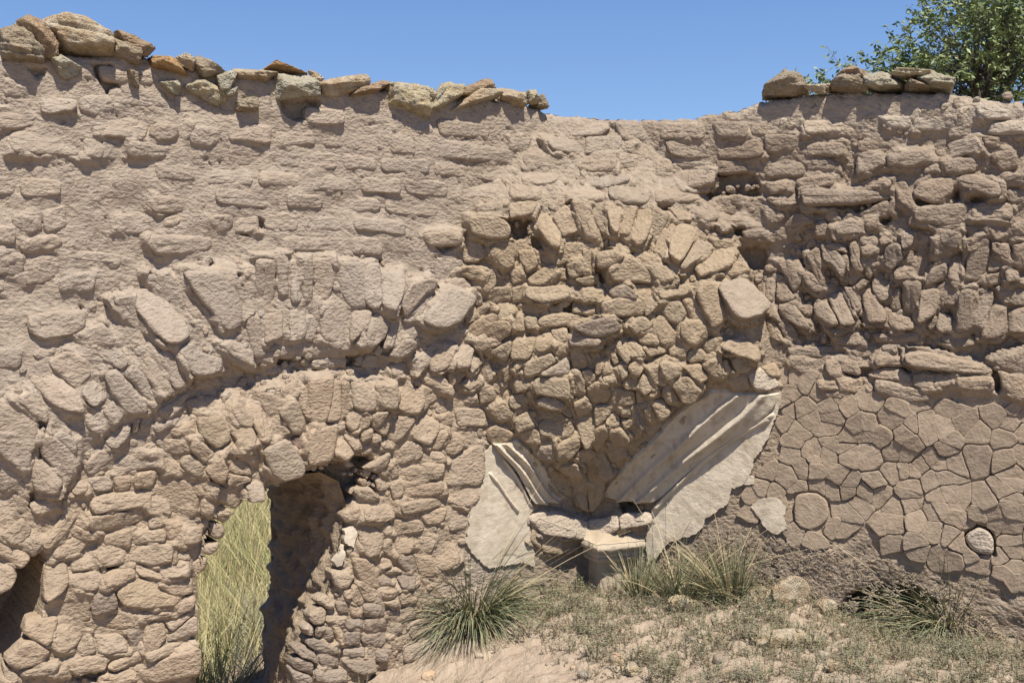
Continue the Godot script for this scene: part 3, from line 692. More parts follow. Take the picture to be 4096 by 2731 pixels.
const REGIONS := [
	[4,3,0,-4073,3352,-27,3955,5,-951,-4126,-133],
	[8,9,1,-27,3955,3411,3604,3475,-451,5,-951],
	[6,8,4,-945,2864,-27,2931,965,2884,966,2703,682,2419,-371,2387,-889,2332],
	[20,10,1,809,2789,1120,2849,3028,2829,3039,2049,916,2154,682,2419],
	[8,7,7,939,3014,1369,3023,2171,2975,3028,2829,3029,2737,2173,2811,1468,2891,965,2858],
	[10,8,0,-3761,1295,-3392,1422,-3196,1542,-2952,1720,-2718,1895,-2520,1997,-2246,2048,-1909,2079,-1605,2074,-1339,2018,-1104,1934,-830,1872,-889,1666,-1091,1567,-1341,1534,-1625,1548,-1986,1527,-2297,1497,-2514,1451,-2735,1266,-3000,1062,-3144,900,-3285,701,-3590,588],
	[13,9,2,-2572,1145,-2459,1241,-2298,1325,-2109,1376,-1863,1424,-1634,1427,-1476,1390,-1341,1348,-1204,1167,-1288,870,-1597,991,-1695,973,-1909,892,-2049,835,-2208,794,-2419,611,-2530,804],
	[11,9,2,-3944,749,-3143,943,-2528,1143,-2417,794,-2466,387,-2473,-462,-3957,-167],
	[10,8,2,-1608,1382,-831,1562,-742,1039,-742,778,-891,296,-1066,-18,-1484,-508,-1924,-426,-1715,610],
	[34,12,3,-816,1846,-889,2077,-917,2332,-487,2360,-371,2400,559,2365,918,2181,1061,1976,1093,1667,985,1399,548,1227,312,969,11,574,-324,869,-683,1024],
	[65,12,1,966,2156,1350,2215,2518,2057,3039,2003,3046,1518,2524,1509,1479,1491,1204,1615,1047,1872],
	[14,4,2,1205,1434,1626,1418,3047,1449,3063,357,2425,227,2200,304,1851,399,1487,446,1237,531,1031,542,821,501,978,644,1132,940,1232,1151],
	[10,9,1,162,124,821,501,1237,505,1488,421,1851,374,2200,280,2425,203,3063,311,3075,-509,-144,-924],
	[10,9,1,-404,455,2,277,387,307,415,200,391,-896,-403,-872],
	[-38,8,0,-3544,1284,-3392,1412,-3176,1552,-2942,1720,-2718,1888,-2498,1998,-2223,2049,-1909,2074,-1605,2067,-1339,2013,-1104,1934,-860,1846,-1105,1631,-1286,1558,-1449,1554,-1625,1548,-1912,1530,-2108,1511,-2297,1493,-2514,1453,-2746,1270,-2969,1114,-3163,987,-3283,849],
	[45,9,0,-2482,1219,-2503,1412,-2297,1474,-1987,1508,-1625,1528,-1422,1534,-1341,1447,-1476,1407,-1863,1443,-2109,1394,-2298,1341],
	[-32,8,2,-2539,1143,-2448,1240,-2286,1325,-2109,1376,-1888,1425,-1647,1422,-1476,1387,-1328,1342,-1396,1176,-1597,1003,-1695,973,-1909,897,-2049,844,-2208,799,-2337,752,-2485,891],
	[34,3,3,59,545,163,746,314,955,496,1187,704,1314,893,1388,1206,1357,1206,1215,972,1078,770,923,597,737,441,550],
	[26,3,3,-16,544,-248,635,-323,860,-516,997,-712,1011,-621,900,-486,758,-385,567]]
const WALL_RING := [[-3544,1284,-3392,1412,-3176,1552,-2942,1720,-2718,1888,-2498,1998,-2223,2049,-1909,2074,-1605,2067,-1339,2013,-1104,1934,-860,1846],[-3283,849,-3163,987,-2969,1114,-2746,1270,-2514,1453,-2297,1493,-2108,1511,-1912,1530,-1625,1548,-1449,1559,-1286,1571,-1105,1643]]
const DOORWAY_RING := [[-2539,1143,-2448,1240,-2286,1325,-2109,1376,-1888,1425,-1647,1422,-1476,1387,-1328,1342],[-2417,839,-2336,856,-2207,892,-2112,931,-1990,969,-1752,1001,-1597,1015,-1477,1082]]
const RELIEVING_RING := [[1073,2079,1225,2179,1474,2212,1834,2204,2180,2159,2517,2081,2791,2006],[1229,1589,1380,1566,1552,1530,1816,1546,2141,1576,2453,1580,2734,1584]]
const CAVITIES := [
	[150,30,-1909,926,-1694,967,-1561,1008,-1486,984,-1417,903,-1411,845,-1425,719,-1562,718,-1629,699,-1696,650,-1955,675],
	[90,12,-571,2332,-416,2332,-425,2246,-469,2213,-572,2193],
	[90,12,-633,2325,-556,2332,-557,2200,-626,2219],
	[70,10,-432,2233,-337,2220,-315,2174,-374,2141,-425,2160],
	[60,10,-15,2141,67,2174,124,2134,80,2114],
	[60,12,-286,1839,-148,1845,-104,1786,-228,1760,-322,1779],
	[50,10,-249,1687,-162,1694,-177,1648,-242,1648],
	[50,8,-16,2049,57,2042,48,1950,-3,1943],
	[40,8,-2705,1986,-2666,1998,-2672,1964,-2700,1958],
	[40,8,-2404,2061,-2380,2067,-2363,2021,-2398,2014],
	[45,8,-2614,1822,-2595,1816,-2584,1785,-2612,1793],
	[40,8,-2545,1730,-2499,1718,-2511,1684,-2533,1696],
	[45,8,-2281,1852,-2246,1829,-2222,1764,-2258,1793],
	[45,8,-2250,1988,-2226,1988,-2221,1964,-2245,1964],
	[35,8,-3034,1816,-3008,1816,-3014,1788,-3029,1794],
	[40,8,-2225,2194,-2171,2202,-2177,2178,-2219,2183],
	[50,8,-1420,2089,-1392,2065,-1393,2027,-1420,2045],
	[40,7,-2041,2015,-2025,2015,-2032,1949,-2047,1937],
	[35,7,-1761,1959,-1735,1959,-1735,1947,-1758,1946],
	[35,7,-1765,1897,-1752,1897,-1755,1873,-1763,1879],
	[40,8,-2131,2298,-2095,2282,-2070,2241,-2107,2204,-2132,2227],
	[60,8,-2094,1367,-2020,1370,-2026,1352,-2088,1351],
	[45,10,-3230,1267,-3194,1271,-3190,1211,-3206,1174,-3225,1213],
	[40,10,-3231,1132,-3203,1141,-3207,1070,-3232,1077],
	[45,10,-3274,918,-3234,920,-3240,811,-3280,837],
	[55,14,-1088,2168,-927,2186,-934,2146,-1015,2125],
	[60,14,-2019,1527,-1835,1535,-1931,1500,-2013,1484],
	[60,10,-1625,1536,-1490,1539,-1511,1471,-1612,1473],
	[50,10,-1401,1710,-1317,1729,-1338,1634,-1436,1592],
	[40,10,-1449,1614,-1331,1619,-1353,1524,-1463,1552],
	[50,10,-2406,957,-2312,909,-2325,856,-2407,910],
	[40,10,-2983,708,-2870,699,-2940,687,-2983,697],
	[50,10,-2947,513,-2834,511,-2862,486,-2943,474],
	[45,10,-3106,-6,-2948,-27,-2948,-72,-3096,-47],
	[70,20,-2004,2926,-1763,2949,-1757,2901,-1815,2835,-1892,2805,-1992,2856],
	[55,16,-2959,3011,-2853,3017,-2816,2905,-2839,2819,-2866,2811,-2944,2947],
	[40,16,-3265,2955,-3165,2972,-3161,2924,-3216,2918],
	[60,14,830,2659,911,2649,931,2596,830,2600],
	[70,16,830,2630,1070,2606,1104,2460,992,2470,871,2475,781,2441,769,2498],
	[50,10,-228,2434,-64,2429,-110,2415,-222,2400],
	[60,14,416,2425,521,2419,486,2377,420,2390],
	[80,18,868,2290,999,2284,1013,2231,958,2224],
	[60,14,919,2155,1059,2170,1134,2156,1135,2024,1060,2025],
	[70,14,1339,2399,1834,2427,1823,2395,1689,2349,1578,2365,1516,2374,1390,2391],
	[70,14,1763,2321,1829,2332,1836,2294,1763,2277],
	[70,14,1942,2429,2060,2393,2131,2391,2176,2489,2200,2401,2119,2379,1960,2372],
	[60,14,2286,2429,2343,2420,2337,2384,2206,2382],
	[70,14,1625,2622,1656,2652,1657,2569,1626,2566],
	[70,12,2359,1470,2422,1453,2406,1335,2378,1328,2360,1377],
	[60,10,1758,1468,1915,1471,2152,1450,2152,1428,1952,1430,1771,1452],
	[50,10,1555,1441,1746,1458,1710,1399,1586,1403],
	[380,60,1504,-65,1588,122,1757,220,1970,229,2110,135,2088,-3,2021,-210,1542,-241],
	[120,25,-146,58,18,27,76,-28,-113,-21],
	[140,25,942,166,1098,154,1214,81,1008,27],
	[90,20,769,258,955,247,956,62,824,49],
	[110,20,218,602,321,616,351,580,416,539,407,512,250,510],
	[90,16,312,611,344,613,351,553,296,558],
	[70,16,-386,1186,-158,1195,-136,1107,-308,1116],
	[60,16,2220,526,2300,601,2392,552,2405,428,2314,415,2256,447],
	[60,16,2213,1205,2271,1201,2259,1175,2219,1180],
	[650,40,-3946,630,-3403,493,-3286,574,-3207,624,-3189,477,-3210,329,-3287,170,-3376,57,-3447,6,-3955,-47]]
const PANEL := [1218,1414,1406,1372,1627,1292,1866,1311,2189,1279,2527,1299,2843,1304,2856,315,2539,274,2446,302,2199,353,2015,350,1874,451,1683,461,1487,459,1338,422,1211,490,1083,520,953,563,1030,778,1132,940,1227,1177]
const PLASTER_RIGHT := [1146,1378,1198,1343,1225,1259,1192,1164,1151,1043,1109,964,1058,893,1059,841,999,743,931,722,914,642,879,597,775,528,757,474,722,428,633,395,544,361,481,276,417,226,403,305,407,413,432,531,506,639,596,733,685,826,772,918,903,1011,995,1085,1099,1144,1104,1267]
const PLASTER_LEFT := [-737,934,-687,989,-628,954,-557,861,-485,759,-413,629,-392,565,-433,498,-402,380,-381,208,-464,245,-547,245,-708,238,-826,338,-865,420,-826,656,-747,745,-737,839]
const RIDGE_LEFT := [[-722,833,-658,755,-587,662,-536,596,-485,538],[-622,909,-557,826,-485,724,-434,622,-392,556]]
const RIDGE_RIGHT := [[443,532,515,630,605,724,694,817,782,909,907,1002,1002,1075,1108,1135,1192,1185],[676,768,738,850,808,915,912,1003,1006,1063,1082,1109,1183,1164]]
const PATCHES := [[1043,616,1102,663,1187,677,1254,630,1238,569,1263,502,1197,455,1129,493,1086,567],[999,803,1059,798,1064,747,999,743],[-1704,386,-1644,479,-1637,409,-1657,361,-1684,361],[-1636,566,-1576,579,-1559,539,-1583,460,-1637,485]]
const STONES := [
	[1,38,"cracked grey brown boulder at the left end of the wall top",-3372,3091,-3303,3131,-3258,3121,-3199,3059,-3215,2971,-3285,2969,-3344,2989,-3372,3038],
	[3,30,"brown angular stone behind the cracked boulder at the left end of the wall top",-3303,3147,-3263,3181,-3183,3146,-3139,3077,-3144,3044,-3175,3029,-3224,3114],
	[0,55,"largest pale sandstone slab overhanging the left wall top with a long shadow",-3178,3205,-3142,3234,-3050,3238,-2957,3213,-2899,3182,-2825,3130,-2831,3086,-2853,3022,-2917,3026,-2979,3074,-3133,3093,-3178,3147],
	[3,30,"thin brown slab sloping down beside the largest pale slab",-2846,3169,-2808,3166,-2667,3121,-2684,3092,-2820,3126],
	[1,32,"brown block under the thin sloping slab beside the largest slab",-2830,3113,-2793,3120,-2717,3104,-2723,3037,-2783,3019,-2842,3040],
	[2,24,"small grey green stone in the mud below the largest slab",-3165,3020,-3103,3043,-3011,2994,-3022,2960,-3089,2937,-3135,2970],
	[1,16,"small brown stone in the mud right of the largest slab's shadow",-2805,3000,-2756,2989,-2751,2928,-2789,2963],
	[4,30,"rust orange stone on the left wall top",-2676,3053,-2656,3083,-2606,3089,-2511,3055,-2482,3012,-2579,2996,-2668,3015],
	[0,22,"small pale stone just right of the rust orange stone",-2533,3069,-2482,3098,-2453,3078,-2477,3030,-2511,3043],
	[1,26,"grey brown wedge stone right of the rust orange stone",-2471,3065,-2407,3103,-2290,3044,-2373,3012,-2425,2995],
	[2,22,"grey stone set in the mud below the rust orange stone",-2646,2961,-2556,2982,-2512,2935,-2523,2894,-2608,2925],
	[5,26,"pale yellow stone sloping out of the mud under the grey brown wedge stone",-2494,2960,-2419,2996,-2297,2939,-2303,2898,-2345,2865,-2477,2927],
	[2,24,"layered grey green stone above the pale yellow stone's right end",-2332,3011,-2255,3042,-2225,3010,-2243,2973,-2315,2955],
	[2,14,"tiny dark grey chip under the layered grey green stone",-2297,2951,-2225,2958,-2238,2927,-2285,2917],
	[1,22,"square grey stone low in the mud left of the big overhanging grey slab",-2238,2892,-2172,2921,-2117,2910,-2123,2831,-2194,2825,-2233,2837],
	[0,32,"pale layered stone left of the stacked pair over the big shadow",-2239,3042,-2126,3077,-2045,3079,-2001,3051,-2074,2990,-2193,2990],
	[4,30,"ochre stone on top of the big overhanging grey slab",-2059,3087,-2027,3114,-1978,3108,-1909,3115,-1833,3093,-1827,3052,-1922,3048,-1991,3059],
	[2,48,"big overhanging grey slab under the ochre stone, with a square shadow below",-2053,2969,-2031,3013,-2016,3032,-1827,3046,-1756,3004,-1756,2968,-1878,2944,-2053,2939],
	[0,16,"small chip at the right end of the big overhanging grey slab",-1820,3065,-1769,3046,-1782,3029,-1814,3041],
	[0,34,"pinkish pale rock mound right of the big overhanging grey slab",-1769,3027,-1691,3072,-1658,3082,-1572,3106,-1508,3085,-1511,3041,-1632,2999,-1737,2994],
	[3,34,"flat brown slab casting a triangular shadow on the left wall",-1582,2985,-1552,3019,-1450,3063,-1358,3066,-1368,3043,-1430,3000,-1552,2969],
	[5,42,"large ochre and grey boulder in the middle of the left wall top",-1382,3017,-1361,3050,-1285,3083,-1151,3084,-1129,3054,-1093,2981,-1094,2917,-1144,2899,-1229,2905,-1285,2925,-1375,2942],
	[0,16,"small pale stone right behind the large ochre and grey boulder",-1129,3054,-1086,3058,-1072,3021,-1093,3000],
	[2,16,"thin upright grey flake right of the large ochre and grey boulder",-1079,3001,-1035,3076,-1013,3078,-1014,3046,-1072,2989],
	[5,32,"tan stone leaning right of the upright grey flake",-1090,2962,-999,3041,-1006,3086,-896,3083,-888,3032,-999,2964,-1086,2936],
	[0,38,"long pale stone overhanging a flat shadow near the end of the left row",-992,2958,-888,3039,-866,3073,-676,3085,-646,3042,-828,2998,-866,2962,-955,2948],
	[3,26,"reddish brown stone lying on the long pale stone",-866,3070,-730,3136,-676,3138,-653,3081,-722,3091],
	[0,28,"pale stone next to last at the right end of the left row",-608,3047,-599,3100,-541,3127,-477,3125,-446,3089,-449,3041,-541,3025],
	[5,20,"small yellow stone near the right end of the left row",-439,3108,-391,3113,-367,3082,-391,3046,-439,3055],
	[1,20,"grey brown stone at the right end of the left row, beside the dip",-358,3076,-326,3089,-298,3053,-306,3019,-367,3034],
	[1,34,"grey folded boulder standing alone at the left of the right row",1089,3094,1160,3154,1231,3181,1314,3149,1353,3075,1309,3039,1212,3085,1128,3061,1089,3061],
	[0,22,"low pale stone right of the grey folded boulder",1366,3080,1416,3109,1485,3104,1473,3053,1429,3050],
	[1,34,"square tan block below the brown capping stone on the right wall",1479,3104,1522,3133,1664,3116,1671,3065,1653,3031,1535,3055,1485,3059],
	[3,28,"brown capping stone, highest on the right wall",1525,3152,1571,3193,1621,3195,1664,3148,1664,3122,1603,3127,1541,3132],
	[2,36,"layered grey stone in the middle of the right row",1680,3108,1834,3128,1882,3087,1876,3050,1756,3046,1683,3070],
	[5,30,"yellowish flat stone on top at the right row, before the tree",1822,3135,1857,3173,2035,3144,2047,3118,2012,3096,1900,3104],
	[2,34,"grey stone at the right end of the right row, before the tree",1965,3068,2071,3104,2152,3073,2135,3025,2013,3034],
	[1,26,"brown stone under the yellowish flat stone of the right row",1888,3068,1929,3102,2012,3065,2019,3027,1906,3035]]

var left_dir := Vector3(-cos(deg_to_rad(31.0)), 0, sin(deg_to_rad(31.0)))
var right_dir := Vector3(cos(deg_to_rad(22.0)), 0, sin(deg_to_rad(22.0)))
var left_normal := Vector3(sin(deg_to_rad(31.0)), 0, cos(deg_to_rad(31.0)))
var right_normal := Vector3(-sin(deg_to_rad(22.0)), 0, cos(deg_to_rad(22.0)))
var corner_normal := (left_normal + right_normal).normalized()
var rng := RandomNumberGenerator.new()
var big := FastNoiseLite.new()
var mid := FastNoiseLite.new()
var fine := FastNoiseLite.new()
var ridged := FastNoiseLite.new()
var M := {}
var wall: Node3D
# base colours (linear) of the muds: 0 pink grey, 1 brown grey, 2 tan, 3 yellow tan, 4 pale grey tan, 5 grey, 6 purple brown, 7 whitish
var TONES := [Color(0.398, 0.328, 0.257), Color(0.318, 0.252, 0.188), Color(0.400, 0.314, 0.226), Color(0.385, 0.302, 0.208), Color(0.365, 0.297, 0.225), Color(0.315, 0.255, 0.198), Color(0.24, 0.175, 0.135), Color(0.48, 0.405, 0.315)]
var grid_w := 0
var grid_h := 0
var recess := PackedFloat32Array()
var rough := PackedFloat32Array()
var tint := PackedColorArray()
var top_s := PackedFloat32Array()
var top_y := PackedFloat32Array()

# ---------------------------------------------------------------- helpers
func outline(a: Array, from := 0) -> PackedVector2Array:
	var p := PackedVector2Array()
	for i in range(from, a.size(), 2):
		p.append(Vector2(a[i], a[i + 1]) * 0.001)
	return p

func wall_pos(s: float, y: float) -> Vector3:
	# the face of the wall, gently bulging and hollowed
	var loose := smoothstep(0.75, 1.2, -s) if s < 0.0 else smoothstep(1.15, 1.6, s)
	return plain_pos(s, y) + loose * (left_normal if s < 0.0 else right_normal) * (0.028 * big.get_noise_2d(s * 0.45 + 3.0, y * 0.6) + 0.004 * big.get_noise_2d(s * 1.5, y * 2.0 + 9.0))

func plain_pos(s: float, y: float) -> Vector3:
	var k := clampi(int((y - 0.40) / 0.03), 0, KNOTS.size() - 2)
	var a: Array = KNOTS[k]
	var b: Array = KNOTS[k + 1]
	var t := clampf((y - a[0]) / (b[0] - a[0]), 0, 1)
	if s <= 0.0:
		var f := lerpf(a[3], b[3], t)
		if s <= -f:
			var q := CORNER - left_dir * s
			q.y = y
			return q
		var e := lerpf(a[1], b[1], t)
		var el := CORNER + left_dir * e + corner_normal * lerpf(a[2], b[2], t)
		if s <= -e:
			var q2 := (CORNER + left_dir * f).lerp(el, (s + f) / (f - e))
			q2.y = y
			return q2
	else:
		var f2 := lerpf(a[6], b[6], t)
		if s >= f2:
			var q3 := CORNER + right_dir * s
			q3.y = y
			return q3
		var e2 := lerpf(a[4], b[4], t)
		if s >= e2:
			var q4 := (CORNER + right_dir * e2 + corner_normal * lerpf(a[5], b[5], t)).lerp(CORNER + right_dir * f2, (s - e2) / (f2 - e2))
			q4.y = y
			return q4
	var l := lerpf(a[1], b[1], t)
	var r := lerpf(a[4], b[4], t)
	var pl := CORNER + left_dir * l + corner_normal * lerpf(a[2], b[2], t)
	var pr := CORNER + right_dir * r + corner_normal * lerpf(a[5], b[5], t)
	var p := pl.lerp(pr, (s + l) / (l + r))
	p.y = y
	return p

func wall_frame(s: float, y: float, d := 0.06) -> Transform3D:
	var t := (wall_pos(s + d, y) - wall_pos(s - d, y)).normalized()
	var u := (wall_pos(s, y + d) - wall_pos(s, y - d)).normalized()
	var n := t.cross(u).normalized()
	return Transform3D(Basis(t, n.cross(t).normalized(), n), wall_pos(s, y))

func top_at(s: float) -> float:
	var n := top_s.size()
	if s <= top_s[0]:
		return top_y[0]
	for i in range(n - 1):
		if s < top_s[i + 1]:
			return lerpf(top_y[i], top_y[i + 1], (s - top_s[i]) / (top_s[i + 1] - top_s[i]))
	return top_y[n - 1]

func put(parent: Node, called: String, mesh: Mesh, mat: Material) -> MeshInstance3D:
	var o := MeshInstance3D.new()
	o.name = called
	o.mesh = mesh
	o.material_override = mat
	parent.add_child(o, true)
	return o

func tag(o: Node, label: String, category: String, group := "", kind := "") -> void:
	o.set_meta("label", label)
	if category:
		o.set_meta("category", category)
	if group:
		o.set_meta("group", group)
	if kind:
		o.set_meta("kind", kind)

func array_mesh(v: PackedVector3Array, idx: PackedInt32Array, c := PackedColorArray()) -> ArrayMesh:
	# front faces run clockwise; smooth normals from the faces round each vertex
	var n := PackedVector3Array()
	n.resize(v.size())
	for i in range(0, idx.size(), 3):
		var a := idx[i]
		var b := idx[i + 1]
		var d := idx[i + 2]
		var f := (v[d] - v[a]).cross(v[b] - v[a])
		n[a] += f
		n[b] += f
		n[d] += f
	for i in n.size():
		n[i] = n[i].normalized()
	var arr := []
	arr.resize(Mesh.ARRAY_MAX)
	arr[Mesh.ARRAY_VERTEX] = v
	arr[Mesh.ARRAY_NORMAL] = n
	arr[Mesh.ARRAY_INDEX] = idx
	if c.size():
		arr[Mesh.ARRAY_COLOR] = c
	var m := ArrayMesh.new()
	m.add_surface_from_arrays(Mesh.PRIMITIVE_TRIANGLES, arr)
	return m

func noise(n: FastNoiseLite, p: Vector3) -> float:
	return n.get_noise_3d(p.x, p.y, p.z)

# ---------------------------------------------------------------- materials
func noise_texture(size: int, frequency: float, octaves: int, seed_: int, lo: Color, hi: Color, kind := FastNoiseLite.TYPE_SIMPLEX_SMOOTH) -> NoiseTexture2D:
	var n := FastNoiseLite.new()
	n.noise_type = kind
	n.frequency = frequency
	n.fractal_octaves = octaves
	n.fractal_gain = 0.62
	n.seed = seed_
	var t := NoiseTexture2D.new()
	t.width = size
	t.height = size
	t.seamless = true
	t.noise = n
	var g := Gradient.new()
	g.set_color(0, lo)
	g.set_color(1, hi)
	t.color_ramp = g
	return t

func material(called: String, color: Color, albedo: Texture2D, height: Texture2D, relief: float, scale: float, tinted := true, flat := 1.0) -> StandardMaterial3D:
	var m := StandardMaterial3D.new()
	m.resource_name = called
	m.albedo_color = color.linear_to_srgb()
	m.vertex_color_use_as_albedo = tinted
	m.roughness = 0.95
	m.metallic_specular = 0.2
	m.uv1_triplanar = true
	m.uv1_world_triplanar = true
	m.uv1_scale = Vector3(1, flat, 1) * scale
	if albedo:
		m.albedo_texture = albedo
	if height:
		m.heightmap_enabled = true
		m.heightmap_texture = height
		m.heightmap_scale = relief
	M[called] = m
	return m

func make_materials() -> void:
	var grain := noise_texture(1024, 0.012, 7, 3, Color(0.84, 0.83, 0.82), Color(1.0, 1.0, 1.0))
	var grit := noise_texture(1024, 0.03, 6, 11, Color.BLACK, Color.WHITE)
	var smear := noise_texture(512, 0.01, 5, 21, Color(0.86, 0.85, 0.83), Color(1, 1, 1))
	var strata := noise_texture(512, 0.02, 6, 31, Color(0.76, 0.73, 0.68), Color(1, 1, 1))
	material("mud", Color.WHITE, grain, grit, 1.3, 1.1, true, 1.25)
	material("cracked_mud", Color.WHITE, grain, grit, 0.4, 1.3)
	material("plaster", Color.WHITE, smear, grit, 0.35, 0.9)
	material("sandstone", Color.WHITE, strata, grit, 1.6, 2.2)
	material("soil", Color.WHITE, grain, grit, 1.6, 0.8)
	var leaf := material("leaf", Color.WHITE, null, null, 0, 1)
	leaf.uv1_triplanar = false
	leaf.roughness = 0.5
	leaf.metallic_specular = 0.4
	leaf.backlight_enabled = true
	leaf.backlight = Color(0.35, 0.4, 0.15)
	var blade := material("blade", Color.WHITE, null, null, 0, 1)
	blade.uv1_triplanar = false
	blade.roughness = 0.7
	blade.backlight_enabled = true
	blade.backlight = Color(0.3, 0.3, 0.15)
	var bark := material("bark", Color(0.16, 0.13, 0.10), null, grit, 1.0, 3.0, false)
	bark.roughness = 0.9

# ---------------------------------------------------------------- relief map of the mud core
func cell(s: float, y: float) -> int:
	return clampi(int((y - Y0) / COARSE), 0, grid_h - 1) * grid_w + clampi(int((s - S0) / COARSE), 0, grid_w - 1)

func blur(a: PackedFloat32Array, n: int) -> PackedFloat32Array:
	for pass_ in n:
		var b := a.duplicate()
		for j in range(1, grid_h - 1):
			for i in range(1, grid_w - 1):
				var k := j * grid_w + i
				b[k] = (a[k] * 2 + a[k - 1] + a[k + 1] + a[k - grid_w] + a[k + grid_w]) / 6.0
		a = b
	return a

func make_regions() -> void:
	grid_w = int((S1 - S0) / COARSE) + 1
	grid_h = int((Y1 - Y0) / COARSE) + 1
	recess.resize(grid_w * grid_h)
	rough.resize(grid_w * grid_h)
	tint.resize(grid_w * grid_h)
	tint.fill(TONES[0])
	rough.fill(0.008)
	for r in REGIONS:
		var p := outline(r, 3)
		var box := Rect2(p[0], Vector2.ZERO)
		for q in p:
			box = box.expand(q)
		for j in grid_h:
			var y := Y0 + (j + 0.5) * COARSE
			if y < box.position.y or y > box.end.y:
				continue
			for i in grid_w:
				var s := S0 + (i + 0.5) * COARSE
				if s < box.position.x or s > box.end.x:
					continue
				var w := Vector2(s + 0.09 * big.get_noise_2d(s * 2, y * 2), y + 0.07 * big.get_noise_2d(s * 3 + 50, y * 3))
				if Geometry2D.is_point_in_polygon(w, p):
					recess[j * grid_w + i] = r[0] * 0.001
					rough[j * grid_w + i] = r[1] * 0.001
					tint[j * grid_w + i] = TONES[r[2]]
	recess = blur(recess, 2)
	var ch: Array[PackedFloat32Array] = [PackedFloat32Array(), PackedFloat32Array(), PackedFloat32Array()]
	for c in tint:
		ch[0].append(c.r)
		ch[1].append(c.g)
		ch[2].append(c.b)
	for k in 3:
		ch[k] = blur(ch[k], 12)
	for i in tint.size():
		tint[i] = Color(ch[0][i], ch[1][i], ch[2][i])
	rough = blur(rough, 2)

func sample(a: PackedFloat32Array, s: float, y: float) -> float:
	var fx := clampf((s - S0) / COARSE - 0.5, 0, grid_w - 1.001)
	var fy := clampf((y - Y0) / COARSE - 0.5, 0, grid_h - 1.001)
	var i := int(fx)
	var j := int(fy)
	fx -= i
	fy -= j
	var k := j * grid_w + i
	var right := 1 if i < grid_w - 1 else 0
	var up := grid_w if j < grid_h - 1 else 0
	return lerpf(lerpf(a[k], a[k + right], fx), lerpf(a[k + up], a[k + up + right], fx), fy)

var fillets := []

func bed(poly: PackedVector2Array, c: Vector2, proud: float, tilt: Vector2, open := 1.0) -> void:
	# remember that mud is smeared up against this brick
	fillets.append([poly, c, proud, tilt, open])

func set_back(c: Vector2, share: float) -> float:
	var r := sample(recess, c.x, c.y)
	return r * share if r > 0.0 else r

func edge_distance(p: Vector2, poly: PackedVector2Array) -> float:
	var best := 1e9
	for i in poly.size():
		best = minf(best, p.distance_squared_to(Geometry2D.get_closest_point_to_segment(p, poly[i], poly[(i + 1) % poly.size()])))
	return sqrt(best)

